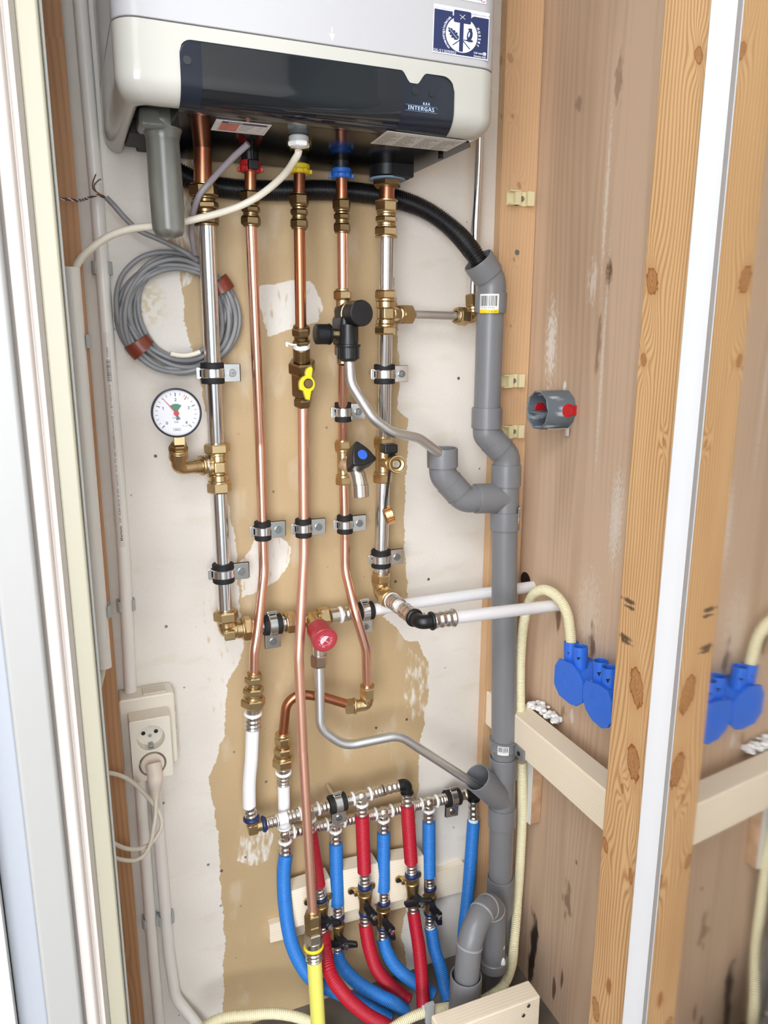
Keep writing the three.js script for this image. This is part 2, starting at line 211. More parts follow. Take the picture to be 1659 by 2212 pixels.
// ---------- setting ----------
{ // back wall: white paint over bare tan board
  const X0 = -0.08, X1 = 0.76, Y0 = -1.3, Y1 = 0.62, w = 1024, h = 2048;
  const c = document.createElement('canvas'); c.width = w; c.height = h; const g = c.getContext('2d');
  const poly = (pts, col) => { g.fillStyle = col; g.beginPath(); pts.forEach((p, i) => { const x = (p[0] - X0) / (X1 - X0) * w, y = (p[1] - Y0) / (Y1 - Y0) * h; i ? g.lineTo(x, y) : g.moveTo(x, y); }); g.closePath(); g.fill(); };
  g.fillStyle = '#000'; g.fillRect(0, 0, w, h);
  poly([[.1482,.3055,0], [.1421,.2085,0], [.1686,.1091,0], [.1701,.089,0], [.1739,.0237,0], [.1803,-.0215,0], [.1897,-.0651,0], [.1989,-.1196,0], [.2082,-.1947,0], [.2255,-.2646,0], [.2353,-.3348,0], [.236,-.4286,0], [.2406,-.5087,0], [.2283,-.5426,0], [.2098,-.5738,0], [.2019,-.6655,0], [.1717,-.7394,0], [.1743,-.7659,0], [.1779,-.8073,0], [.1812,-.8391,0], [.1865,-.8831,0], [.1829,-.9442,0], [.1848,-1.0689,0], [.1675,-1.3408,0], [.5737,-1.5167,0], [.5476,-1.2829,0], [.5363,-1.1675,0], [.5575,-1.0555,0], [.5638,-.9144,0], [.5689,-.8438,0], [.5706,-.7552,0], [.5815,-.7052,0], [.5866,-.6564,0], [.5856,-.5998,0], [.5649,-.5521,0], [.5414,-.5456,0], [.5218,-.521,0], [.4917,-.49,0], [.5142,-.4746,0], [.5424,-.4616,0], [.5342,-.3659,0], [.5344,-.28,0], [.5388,-.1862,0], [.5383,-.1374,0], [.5209,-.1211,0], [.5214,-.0783,0], [.5192,.0018,0], [.5118,.1098,0], [.501,.1783,0], [.5004,.3415,0]], '#f00');
  for (const p of [[[.2836,.0593,0], [.2892,.0765,0], [.3318,.0838,0], [.3699,.0862,0], [.3839,.0613,0], [.3882,.0402,0], [.3817,.0222,0], [.3357,.007,0], [.2991,-.0002,0]], [[.2669,-.3247,0], [.312,-.3269,0], [.3282,-.3445,0], [.3219,-.3704,0], [.3036,-.3999,0], [.2708,-.4129,0], [.2409,-.4236,0], [.241,-.3637,0]]]) poly(p, '#2c0000');
  poly([[.2115,-.9128,0], [.2219,-.8594,0], [.2556,-.8498,0], [.2801,-.8752,0], [.2699,-.9298,0], [.2359,-.9294,0]], '#800000');
  poly([[.5425,-.5595,0], [.5855,-.5942,0], [.5871,-.689,0], [.5536,-.711,0], [.5339,-.6504,0]], '#a00000');
  poly([[.179,-.4209,0], [.2318,-.4199,0], [.2405,-.5112,0], [.2098,-.5729,0], [.1906,-.6545,0], [.1784,-.584,0]], '#280000');
  poly([[.148,.2517,0], [.2062,.2566,0], [.1987,.084,0], [.1731,.0701,0], [.1537,.1341,0]], '#800000');
  const m = g.getImageData(0, 0, w, h).data;
  const tan = [194, 168, 128], white = [232, 226, 216], dirt = [120, 100, 84];
  const spots = []; for (let i = 0; i < 90; i++) spots.push([rnd(), rnd(), 0.0012 + rnd() * 0.003, rnd()]);
  const holes = [[.1179,-.1793,0], [.6348,-.0718,0], [.5828,-.4323,0], [.5176,-.4287,0], [.542,-.7039,0], [.48,-.7083,0], [.1846,-.9257,0]].map((p) => [(p[0] - X0) / (X1 - X0), (p[1] - Y0) / (Y1 - Y0), 0.0026, 1.3]);
  const stain = [[.1235,.0462,0]].map((p) => [(p[0] - X0) / (X1 - X0), (p[1] - Y0) / (Y1 - Y0)]);
  const all = spots.map((s) => [s[0], s[1], s[2] * 0.7, s[3] * 0.8]).concat(holes), bins = {};
  for (const s of all) for (let dx = -1; dx <= 1; dx++) for (let dy = -1; dy <= 1; dy++) { const k = (Math.floor(s[0] * 20) + dx) + ',' + (Math.floor(s[1] * 40) + dy); (bins[k] = bins[k] || []).push(s); }
  const tex = pixelTex(w, h, (u, v) => {
    const x = X0 + u * (X1 - X0), y = Y0 + v * (Y1 - Y0);
    const dx = fbm(x * 30, y * 30, 1, 4) * 10 + fbm(x * 160, y * 160, 4, 2) * 4, dy = fbm(x * 30, y * 30, 5, 4) * 10;
    const sx = Math.max(0, Math.min(w - 1, Math.round(u * w + dx))), sy = Math.max(0, Math.min(h - 1, Math.round(v * h + dy)));
    let k = m[(sy * w + sx) * 4] / 255; const sc = fbm(x * 120, y * 40, 9, 4);
    if (k > 0.02 && k < 0.98) k = smooth(0.5 - k - 0.25, 0.5 - k + 0.25, sc * 0.9);
    else if (k >= 0.98) k = 1 - 0.3 * smooth(0.12, 0.4, fbm(x * 22, y * 9, 14, 4)); else k = 0.10 * smooth(0.1, 0.4, fbm(x * 14, y * 30, 17, 3));
    let col = white.map((a, i) => a + (tan[i] - a) * k); const b = fbm(x * 7, y * 7, 21, 3) * 14 + fbm(x * 300, y * 300, 3, 2) * 6; col = col.map((a) => a + b);
    let d = 0; for (const s of bins[Math.floor(u * 20) + ',' + Math.floor(v * 40)] || []) { const q = Math.hypot((u - s[0]) * (X1 - X0), (v - s[1]) * (Y1 - Y0)) / s[2]; d = Math.max(d, s[3] * smooth(1.2, 0.5, q + fbm(x * 500, y * 500, 2, 2) * 0.6)); }
    const st = Math.hypot((u - stain[0][0]) * 0.84, (v - stain[0][1]) * 0.8 * 1.92 / 1.2) / 0.03; if (st < 1) col = col.map((a, i) => a + ([205, 180, 130][i] - a) * 0.7 * smooth(0, 0.25, fbm(x * 90, y * 90, 33, 3) + 0.1) * (1 - st));
    return col.map((a, i) => Math.max(0, Math.min(255, a + (dirt[i] * 0.6 - a) * Math.min(0.9, d))));
  });
  const bump = pixelTex(512, 1024, (u, v) => { const k = 128 + fbm(u * 40, v * 60, 2, 4) * 70 + fbm(u * 8, v * 10, 6, 2) * 60; return [k, k, k]; }, false);
  const wall = new THREE.BoxGeometry(X1 - X0, 2.7, 0.08).translate((X0 + X1) / 2, 0.05, -0.04), p = wall.attributes.position, uv = wall.attributes.uv;
  for (let i = 0; i < p.count; i++) uv.setXY(i, (p.getX(i) - X0) / (X1 - X0), (p.getY(i) - Y0) / (Y1 - Y0));
  struct('wall_back', wall, mat(0xffffff, 0.6, 0, { map: tex, bumpMap: bump, bumpScale: 0.0016 }));
}
struct('wall_right', [box([0.766, -1.3, 0.0], [0.79, 1.4, 0.50], 0, 'y', 0.02, 1.35)], M.ply);
struct('wall_left', box([-0.16, -1.3, -0.08], [-0.1, 1.4, 0.47], 0), M.roomWhite);
struct('floor', box([-2.4, FLOOR - 0.08, -0.08], [2.2, FLOOR, 3.45], 0), mat(0xffffff, 0.8, 0, { map: pixelTex(256, 256, (u, v) => { const k = 112 + 60 * fbm(u * 9, v * 9, 3, 5); return [k, k * 0.93, k * 0.84]; }) }));
{ // ceiling with a roof window added to bring light from above
  const s = new THREE.Shape([[-2.4, -0.08], [2.2, -0.08], [2.2, 3.45], [-2.4, 3.45]].map((q) => new THREE.Vector2(...q))); s.holes.push(new THREE.Path([[-1.35, 1.25], [-1.35, 2.25], [-0.05, 2.25], [-0.05, 1.25]].map((q) => new THREE.Vector2(...q))));
  struct('ceiling', new THREE.ExtrudeGeometry(s, { depth: 0.07, bevelEnabled: false }).rotateX(Math.PI / 2).translate(0, 1.45, 0), M.roomWhite);
  struct('added_window_2', [[[-1.35, 1.25], [-0.05, 1.3]], [[-1.35, 2.2], [-0.05, 2.25]], [[-1.35, 1.3], [-1.3, 2.2]], [[-0.1, 1.3], [-0.05, 2.2]]].map(([a, b]) => box([a[0], 1.40, a[1]], [b[0], 1.47, b[1]], 0.004)), M.white);  // frame of the added roof window
}
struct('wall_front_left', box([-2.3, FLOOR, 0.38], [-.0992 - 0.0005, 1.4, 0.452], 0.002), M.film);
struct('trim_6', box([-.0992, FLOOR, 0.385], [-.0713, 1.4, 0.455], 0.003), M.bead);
struct('wall_front_right', box([0.70, FLOOR, 0.505], [2.2, 1.4, 0.57], 0), M.roomWhite);
struct('wall_room_left', box([-2.4, FLOOR, 0.4], [-2.3, 1.4, 3.4], 0), M.roomWhite);
struct('wall_room_right', box([1.6, FLOOR, 0.5], [1.7, 1.4, 3.4], 0), M.roomWhite);
{ // wall behind the camera with a wide window opening
  const s = new THREE.Shape([[-2.4, FLOOR], [2.2, FLOOR], [2.2, 1.4], [-2.4, 1.4]].map((q) => new THREE.Vector2(...q))), o = new THREE.Path([[-2.1, -0.85], [-2.1, 1.15], [0.1, 1.15], [0.1, -0.85]].map((q) => new THREE.Vector2(...q))); s.holes.push(o);
  struct('wall_room_back', new THREE.ExtrudeGeometry(s, { depth: 0.12, bevelEnabled: false }).translate(0, 0, 3.28), M.roomWhite);
  const f = []; for (const [a, b] of [[[-2.1, -0.85], [0.1, -0.79]], [[-2.1, 1.09], [0.1, 1.15]], [[-2.1, -0.85], [-2.04, 1.15]], [[0.04, -0.85], [0.1, 1.15]], [[-1.03, -0.8], [-0.97, 1.1]]]) f.push(box([a[0], a[1], 3.31], [b[0], b[1], 3.36], 0.004));
  struct('window_1', f, M.white);
}

// ---------- timber, trims and the mirrored door ----------
// a vertical bar leaning a little: four corner points at the top and four at the bottom
function bar(top, bot, along = 'y') {
  const c = top.concat(bot), g = new THREE.BufferGeometry(), P = []; const f = (a, b, d, e) => P.push(...c[a], ...c[b], ...c[d], ...c[a], ...c[d], ...c[e]);
  f(0, 1, 2, 3); f(7, 6, 5, 4); for (let i = 0; i < 4; i++) { const j = (i + 1) % 4; f(j, i, i + 4, j + 4); }
  g.setAttribute('position', new THREE.Float32BufferAttribute(P, 3)); g.setAttribute('uv', new THREE.Float32BufferAttribute(new Array(P.length / 3 * 2).fill(0), 2)); g.computeVertexNormals(); return boxUV(g, along, 0, 1.35);
}
{ const a = [.0342,.3915,.1], b = [.0334,-1.0246,.1], k = (1.38 - a[1]) / (a[1] - b[1]), xt = a[0] + (a[0] - b[0]) * k, kb = (FLOOR - b[1]) / (a[1] - b[1]), xb = b[0] + (a[0] - b[0]) * kb;
  solo('timber_stud', bar([[xt - 0.075, 1.38, 0.1], [xt, 1.38, 0.1], [xt, 1.38, 0.0], [xt - 0.075, 1.38, 0.0]], [[xb - 0.075, FLOOR, 0.1], [xb, FLOOR, 0.1], [xb, FLOOR, 0.0], [xb - 0.075, FLOOR, 0.0]]), M.brown, 'brown upright timber stud beside the cream door frame, behind the white conduits', 'stud'); }
solo('timber_stud', box([0.696, FLOOR, 0.0005], [0.765, 1.38, 0.02], 0.001, 'y', -1.43, 1.15), M.stud, 'flat pine stud in the corner right of the boiler, carrying three cream clips', 'stud');
solo('timber_stud', box([0.674, FLOOR, 0.409], [0.7655, 1.38, 0.485], 0.002, 'y', -0.376, 1.35), M.jamb, 'wide knotty pine stud standing against the white bead at the mirror', 'stud');
solo('timber_beam', box([0.7, -0.734, 0.0205], [0.741, -0.664, 0.4085], 0.003, 'z', 0.2), M.light, 'pale planed timber beam running level across the brown plywood wall', 'beam');
{ const a = [.75,-.8031,.1031], b = [.75,-.8947,.142];
  const t = thing('wood_block', 'small chipboard offcut hanging below the pale beam beside the cream conduit', 'wood block');
  const z0 = .1075, z1 = .127, y1 = -0.7345, y0 = -.8984;
  part(t, 'board', box([0.7434, y0, z0], [0.7655, y1, z1], 0.0015), mat(0xffffff, 0.8, 0, { map: pixelTex(128, 128, (u, v) => { const k = fbm(u * 30, v * 30, 3, 3) * 60; return [196 + k, 160 + k, 124 + k]; }) }));
  part(t, 'coated_face', box([0.7415, y0, z0], [0.7433, y1, z1], 0.0004), M.white, 'white coated face'); }
{ // timber block on the floor, right
  const y = [.7,-1.157,.2485][1]; const f = [.6655,-1.1,.2954], bk = [.6666,-1.1,.2577];
  const t = thing('timber_block', 'thick pale timber block on the floor under the grey drain, with two screws', 'timber block');
  part(t, 'block', box([f[0] - 0.19, FLOOR, bk[2]], [f[0], -1.1, f[2]], 0.003, 'x', 0.1, 0.3), M.light);
  for (const [p] of [[[.7794,-1.3492,.1]], [[.7681,-1.369,.1]]]) { const d = (q, z) => { const c = [0, 0, 1.2], s = (z - 1.2) / (q[2] - 1.2); return [q[0] * s, q[1] * s, z]; }; const q = d(p, f[2]); part(t, 'screw', pieceGeo('cyl', 0, 0.0016, 0.0035).applyMatrix4(axisMatrix(q, [q[0], q[1], q[2] + 1])), M.screw); } }
{ // battens and blocks behind the valves
  const z = 0.014;
  const tl = [.2641,-1.0524,.014], bl = [.2646,-1.0916,.014], tr = [.6674,-1.0415,.014], br = [.6692,-1.1062,.014];
  const m = new THREE.BufferGeometry();
  solo('timber_batten', bar([[tl[0], tl[1], z], [tr[0], tr[1], z], [tr[0], tr[1], 0.0005], [tl[0], tl[1], 0.0005]], [[bl[0], bl[1], z], [br[0], br[1], z], [br[0], br[1], 0.0005], [bl[0], bl[1], 0.0005]], 'x'), M.light, 'thin pale batten along the wall behind the coloured hoses', 'batten');
  const bz = 0.066;
  for (const [a, b, c, d, l] of [[[.2985,-.9671,.046], [.3717,-.9624,.046], [.3759,-1.0426,.046], [.3034,-1.0454,.046], 'pale timber block on the batten behind the lower end of the copper gas pipe'], [[.3968,-.9543,.046], [.4653,-.9578,.046], [.4729,-1.0455,.046], [.3986,-1.0439,.046], 'pale timber block on the batten behind the middle red hose and its valve'], [[.4859,-.9608,.046], [.56,-.969,.046], [.5623,-1.0551,.046], [.4901,-1.052,.046], 'pale timber block on the batten behind the right-hand red hose and its valve']])
    solo('timber_block', bar([a, b, [b[0], b[1], 0.0145], [a[0], a[1], 0.0145]], [d, c, [c[0], c[1], 0.0145], [d[0], d[1], 0.0145]], 'x'), M.light, l, 'timber block', 'timber blocks behind the valves');
}
// left door frame, seen edge on
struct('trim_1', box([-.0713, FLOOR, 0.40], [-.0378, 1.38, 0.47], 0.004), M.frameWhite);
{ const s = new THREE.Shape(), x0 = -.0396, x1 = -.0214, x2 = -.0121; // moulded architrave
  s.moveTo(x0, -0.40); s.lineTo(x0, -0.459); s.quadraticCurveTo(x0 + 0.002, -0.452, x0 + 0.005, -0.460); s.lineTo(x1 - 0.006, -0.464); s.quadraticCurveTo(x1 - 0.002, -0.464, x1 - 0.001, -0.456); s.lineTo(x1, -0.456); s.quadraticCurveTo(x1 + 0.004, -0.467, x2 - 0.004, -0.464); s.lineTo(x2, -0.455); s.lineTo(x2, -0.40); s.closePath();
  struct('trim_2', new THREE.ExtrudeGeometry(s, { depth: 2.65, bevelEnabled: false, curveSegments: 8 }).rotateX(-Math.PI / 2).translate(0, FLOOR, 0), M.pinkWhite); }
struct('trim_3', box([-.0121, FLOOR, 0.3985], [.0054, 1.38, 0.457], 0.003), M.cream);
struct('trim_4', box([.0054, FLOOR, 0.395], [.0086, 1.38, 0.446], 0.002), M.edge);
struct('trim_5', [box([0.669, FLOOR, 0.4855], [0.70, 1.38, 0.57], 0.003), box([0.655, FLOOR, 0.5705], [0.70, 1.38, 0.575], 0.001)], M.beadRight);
{ // mirrored door, half open: its leaf runs from behind the white bead towards the camera
  const n = [-0.7564, 0, -0.6541], d = [-0.6541, 0, 0.7564], h = [0.5585, 0, 0.6372];
  const o = new THREE.Group(); o.name = 'door_1'; o.userData.kind = 'structure'; scene.add(o); o.position.set(h[0], FLOOR + 0.01, h[2]); o.rotation.y = Math.atan2(n[0], n[2]); // local +z is the mirrored face
  const sx = (new THREE.Vector3(1, 0, 0).applyEuler(o.rotation).dot(V(d)) > 0) ? 1 : -1, W = 0.66, H = 2.6;
  const bx = (u0, u1, z0, z1) => box([Math.min(sx * u0, sx * u1), 0, z0], [Math.max(sx * u0, sx * u1), H, z1], 0.0006);
  part(o, 'leaf', bx(0, W, -0.038, -0.0065), M.white); part(o, 'stile', bx(0.0, 0.054, -0.006, 0.0006), M.stile); part(o, 'pane', box([Math.min(sx * 0.0545, sx * W), 0, -0.006], [Math.max(sx * 0.0545, sx * W), H, 0], 0), M.mirror, 'mirror glass pane');
}

// ---------- boiler ----------
const BX0 = 0.076, BX1 = 0.532, BZ = 0.285;
function ringPts(x0, x1, z1, r, z0 = 0.012, n = 8) { // plan outline, open along the wall
  const p = [[x0, z0]]; for (let i = 0; i <= n; i++) { const a = Math.PI - i / n * Math.PI / 2; p.push([x0 + r + r * Math.cos(a), z1 - r + r * Math.sin(a)]); }
  for (let i = 0; i <= n; i++) { const a = Math.PI / 2 - i / n * Math.PI / 2; p.push([x1 - r + r * Math.cos(a), z1 - r + r * Math.sin(a)]); } p.push([x1, z0]); return p;
}
function loft(rings) { // rings: [points, y]; shared vertices, smooth normals
  const pos = [], idx = [], n = rings[0][0].length; for (const [p, y] of rings) for (const q of p) pos.push(q[0], y, q[1]);
  for (let k = 0; k < rings.length - 1; k++) for (let i = 0; i < n - 1; i++) { const a = k * n + i; idx.push(a, a + 1, a + n, a + 1, a + n + 1, a + n); }
  const g = new THREE.BufferGeometry(); g.setAttribute('position', new THREE.Float32BufferAttribute(pos, 3)); g.setAttribute('uv', new THREE.Float32BufferAttribute(new Array(pos.length / 3 * 2).fill(0), 2)); g.setIndex(idx); g.computeVertexNormals(); return g;
}
{
  const t = thing('boiler', 'white wall-hung central heating boiler with a dark control panel, above all the pipes', 'boiler');
  const top = (i, y) => [ringPts(BX0 + i, BX1 - i, BZ - i, 0.026 - i * 0.4), y];
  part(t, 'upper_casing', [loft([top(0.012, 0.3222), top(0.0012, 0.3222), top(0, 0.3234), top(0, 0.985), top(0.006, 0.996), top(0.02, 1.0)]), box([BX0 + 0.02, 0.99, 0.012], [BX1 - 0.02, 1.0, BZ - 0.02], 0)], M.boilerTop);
  const lo = [top(0.012, 0.3212), top(0.0012, 0.3212), top(0, 0.32)], R = 0.026; for (let i = 0; i <= 10; i++) { const a = i / 10 * Math.PI / 2; lo.push([ringPts(BX0 + R * (1 - Math.cos(a)) * 0.7, BX1 - R * (1 - Math.cos(a)), BZ - R * (1 - Math.cos(a)), 0.026 - 0.008 * Math.sin(a)), 0.245 + R * (1 - Math.sin(a))]); }
  lo.push([ringPts(BX0 + R * 0.7 + 0.004, BX1 - R - 0.004, BZ - R - 0.004, 0.014), 0.2455], [ringPts(BX0 + R * 0.7 + 0.005, BX1 - R - 0.005, BZ - R - 0.005, 0.014), 0.252], [ringPts(BX0 + 0.006, BX1 - R - 0.005, BZ - R - 0.005, 0.02), 0.285]);
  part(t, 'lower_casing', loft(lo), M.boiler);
  part(t, 'back_plate', box([BX0 + 0.004, 0.285, 0.012], [BX1 - 0.03, 0.31, BZ - 0.035], 0), M.dark);
  // tray under the boiler
  part(t, 'bottom_tray', [slab([[0.142, 0.008], [0.523, 0.008], [0.523, 0.225], [0.508, 0.248], [0.142, 0.250]].map((q) => [q[0], -q[1] - 0.006]), 0.034, new THREE.Matrix4().makeBasis(new THREE.Vector3(1, 0, 0), new THREE.Vector3(0, 0, -1), new THREE.Vector3(0, 1, 0)).setPosition(0, 0.2438, 0), 0.0015)], M.blackShine);
  part(t, 'bracket', [box([0.10, 0.245, 0.05], [0.1415, 0.262, 0.13], 0.002), box([0.118, 0.248, 0.012], [0.15, 0.285, 0.05], 0.002)], M.dark);
  // dark control panel following the rounded lower edge
  {
    const xa = 0.1415, xb = 0.4685, nU = 132, nV = 22, r = R + 0.0015, zf = BZ + 0.0015;
    const topY = (x) => { let y = 0.3062; const c = 0.013; if (x < xa + c) y -= c - Math.sqrt(Math.max(0, c * c - (xa + c - x) ** 2)); const c2 = 0.016; if (x > xb - c2) y -= c2 - Math.sqrt(Math.max(0, c2 * c2 - (x - xb + c2) ** 2)); const q = Math.abs(x - 0.4145) / 0.0165; if (q < 1) y -= 0.0125 * smooth(1, 0.25, q); return y; };
    const sMax = (0.3062 - 0.271) + r * Math.PI / 2 + 0.012, prof = (s) => { const f = 0.3062 - 0.271; if (s <= f) return [0.3062 - s, zf, 0, 1]; const a = (s - f) / r; if (a > Math.PI / 2) return [0.271 - r, zf - r - (s - f - r * Math.PI / 2), -1, 0]; return [0.271 - r * Math.sin(a), zf - r * (1 - Math.cos(a)), -Math.sin(a), Math.cos(a)]; };
    const pos = [], idx = [], row = nV + 3;
    for (let i = 0; i <= nU; i++) { const x = xa + (xb - xa) * i / nU, s0 = 0.3062 - topY(x); for (let k = -1; k <= nV + 1; k++) { const s = s0 + (sMax - s0) * clamp01(k / nV), q = prof(s), e = k < 0 || k > nV ? -0.004 : 0; pos.push(x, q[0] + q[2] * e, q[1] + q[3] * e); } }
    for (let i = 0; i < nU; i++) for (let k = 0; k < row - 1; k++) { const a = i * row + k; idx.push(a, a + 1, a + row, a + 1, a + row + 1, a + row); }
    const edge = (i) => { const b = pos.length / 3; for (let k = 1; k <= nV + 1; k++) { const q = i * row + k; pos.push(pos[q * 3], pos[q * 3 + 1], pos[q * 3 + 2], pos[q * 3], pos[q * 3 + 1], pos[q * 3 + 2] - 0.004); } for (let k = 0; k < nV; k++) idx.push(b + 2 * k, b + 2 * k + 1, b + 2 * k + 2, b + 2 * k + 1, b + 2 * k + 3, b + 2 * k + 2); }; edge(0); edge(nU);
    const g = new THREE.BufferGeometry(); g.setAttribute('position', new THREE.Float32BufferAttribute(pos, 3)); g.setAttribute('uv', new THREE.Float32BufferAttribute(new Array(pos.length / 3 * 2).fill(0), 2)); g.setIndex(idx); g.computeVertexNormals();
    const panel = part(t, 'control_panel', g, M.panel, 'dark blue glossy control panel');
    const gl = []; const P2 = [], I2 = []; const x1 = .1641, x2 = .3984, n2 = 14; // clear display window, a hair proud of the panel
    for (let k = 0; k <= n2; k++) { const s = 0.0015 + (sMax - 0.024) * k / n2, q = prof(s); for (const x of [x1, x2]) P2.push(x, q[0] + q[2] * 0.0007, q[1] + q[3] * 0.0007); if (k < n2) I2.push(2 * k, 2 * k + 2, 2 * k + 1, 2 * k + 1, 2 * k + 2, 2 * k + 3); }
    const g2 = new THREE.BufferGeometry(); g2.setAttribute('position', new THREE.Float32BufferAttribute(P2, 3)); g2.setAttribute('uv', new THREE.Float32BufferAttribute(new Array(P2.length / 3 * 2).fill(0), 2)); g2.setIndex(I2); g2.computeVertexNormals();
    part(panel, 'display_window', g2, mat(0x12161c, 0.05, 0, { clearcoat: 1, clearcoatRoughness: 0.03 }));
    for (const c of [[.416,.2853,.2868], [.4387,.2852,.2868], [.1489,.2858,.2868]]) part(panel, 'button', pieceGeo('cyl', 0, 0.0006, 0.0045).applyMatrix4(axisMatrix(c, [c[0], c[1], 1])), mat(0x191c24, 0.4));
    const logo = canvasTex(512, 180, (c, w, h) => { c.clearRect(0, 0, w, h); c.strokeStyle = c.fillStyle = '#a9bfe0'; c.lineWidth = 3; c.font = 'bold 92px sans-serif'; c.textAlign = 'center'; c.textBaseline = 'alphabetic'; c.save(); c.translate(250, 155); c.scale(0.94, 1); c.fillText('INTERGAS', 0, 0); c.restore(); c.beginPath(); c.moveTo(4, 76); c.lineTo(500, 76); c.moveTo(4, 172); c.lineTo(500, 172); c.stroke(); for (const x of [290, 330, 370]) { c.beginPath(); c.moveTo(x - 12, 70); c.quadraticCurveTo(x - 18, 40, x, 4); c.quadraticCurveTo(x + 18, 40, x + 12, 70); c.quadraticCurveTo(x + 4, 40, x, 34); c.quadraticCurveTo(x - 4, 40, x - 12, 70); c.fill(); } c.font = '20px sans-serif'; c.fillText('®', 500, 105); });
    const lg = [.4026,.2751,.2873], lr = [.4462,.2747,.2873], lb = [.4464,.2624,.2873], ll = [.4027,.263,.2873]; part(panel, 'maker_logo', quad([lg[0], lg[1], 0.2873], [lr[0], lg[1], 0.2873], [lr[0], ll[1], 0.2873], [lg[0], ll[1], 0.2873]), mat(0xffffff, 0.3, 0, { map: logo, transparent: true }), 'light blue maker logo with three flames');
  }
  // stickers on the white front
  const sticker = canvasTex(720, 620, (c, w, h) => {
    c.fillStyle = '#eef0f3'; c.fillRect(0, 0, w, h); c.fillStyle = '#1f2b58'; c.fillRect(8, 62, w - 16, h - 76);
    c.fillStyle = '#eef0f3'; c.beginPath(); c.ellipse(365, 340, 205, 232, 0, 0, 7); c.fill();
    c.fillStyle = '#eef0f3'; c.beginPath(); c.moveTo(240, 0); c.lineTo(720, 0); c.lineTo(720, 76); c.lineTo(520, 76); c.quadraticCurveTo(490, 84, 480, 110); c.lineTo(240, 110); c.closePath(); c.fill();
    c.fillStyle = '#1f2b58'; c.beginPath(); c.roundRect(255, 30, 225, 160, 22); c.fill(); c.fillRect(336, 160, 52, 400);
    c.strokeStyle = '#eef0f3'; c.lineWidth = 6; c.beginPath(); c.moveTo(330, 85); c.lineTo(405, 135); c.moveTo(400, 75); c.lineTo(340, 142); c.stroke();
    c.fillStyle = '#1f2b58'; c.save(); c.translate(318, 408); c.rotate(-0.75); c.beginPath(); c.moveTo(-6, 0); for (let i = 0; i < 4; i++) { const y = -30 - i * 38, w = [40, 58, 50, 30][i]; c.bezierCurveTo(-w, y + 22, -w - 14, y - 20, -16, y - 14); } c.quadraticCurveTo(0, -215, 16, -158); for (let i = 3; i >= 0; i--) { const y = -30 - i * 38, w = [40, 58, 50, 30][i]; c.bezierCurveTo(w + 14, y - 20, w, y + 22, i ? 14 : 6, i ? y + 20 : 0); } c.closePath(); c.fill(); c.strokeStyle = '#eef0f3'; c.lineWidth = 5; c.beginPath(); c.moveTo(0, -10); c.lineTo(0, -165); c.stroke(); c.restore(); c.fillStyle = '#1f2b58'; c.beginPath(); c.ellipse(470, 330, 36, 74, 0.18, 0, 7); c.fill(); c.fillStyle = '#eef0f3'; c.beginPath(); c.ellipse(460, 322, 10, 34, 0.18, 0, 7); c.fill(); c.fillStyle = '#1f2b58'; c.fillRect(448, 240, 50, 26); c.beginPath(); c.ellipse(470, 400, 46, 18, 0, 0, 7); c.fill();
    c.strokeStyle = '#1f2b58'; c.lineWidth = 13; c.beginPath(); c.moveTo(345, 410); c.lineTo(255, 490); c.moveTo(380, 410); c.lineTo(478, 510); c.moveTo(390, 400); c.lineTo(500, 410); c.stroke();
    const arc = (s, cx, cy, rx, ry, a0, a1, size, flip) => { c.font = `bold ${size}px sans-serif`; c.textAlign = 'center'; c.textBaseline = 'middle'; for (let i = 0; i < s.length; i++) { const a = a0 + (a1 - a0) * i / (s.length - 1); c.save(); c.translate(cx + rx * Math.cos(a), cy + ry * Math.sin(a)); c.rotate(a + (flip ? -Math.PI / 2 : Math.PI / 2)); c.fillText(s[i], 0, 0); c.restore(); } };
    c.fillStyle = '#eef0f3'; arc('verwarmingstechniek', 365, 340, 236, 262, Math.PI * 0.74, Math.PI * 1.27, 40); arc('nusser', 365, 340, 238, 262, -0.45, 0.42, 56);
    c.textAlign = 'left'; c.textBaseline = 'alphabetic'; c.fillStyle = '#1f2b58'; c.font = '19px sans-serif'; c.fillText('jurgennusser@hotmail.nl', 8, 48); c.font = '36px sans-serif'; c.fillText('www.nusser.nl', 484, 60);
    c.fillStyle = '#eef0f3'; c.font = '50px sans-serif'; c.fillText('06-51309992', 14, 602); c.font = 'bold 34px sans-serif'; c.fillText('Lid van', 530, 555); c.fillText('Uneto-Vni', 530, 598); c.beginPath(); c.arc(672, 542, 24, 0, 7); c.fill(); c.strokeStyle = '#1f2b58'; c.lineWidth = 6; c.beginPath(); c.arc(672, 542, 13, 0, 4.6); c.stroke();
  });
  part(t, 'sticker', quad([.4397,.3826,.2858], [.5149,.3825,.2858], [.514,.3306,.2858], [.4384,.3308,.2858]), mat(0xffffff, 0.35, 0, { map: sticker }), 'dark blue and white installer sticker');
  const st2 = canvasTex(256, 128, (c) => { c.fillStyle = '#f3f3f5'; c.fillRect(0, 0, 256, 128); c.fillStyle = '#33406e'; c.font = 'bold 42px sans-serif'; c.fillText('Uneto-Vni', 6, 104); c.strokeStyle = '#c0396b'; c.lineWidth = 9; c.beginPath(); c.arc(226, 92, 20, 0.4, 5); c.stroke(); });
  { const a = [.4769,.4042,.2857], b = [.5094,.3918,.2857]; part(t, 'sticker', quad([a[0], a[1], 0.2857], [b[0], a[1], 0.2857], [b[0], b[1], 0.2857], [a[0], b[1], 0.2857]), mat(0xffffff, 0.35, 0, { map: st2 }), 'small white sticker at the top edge'); }
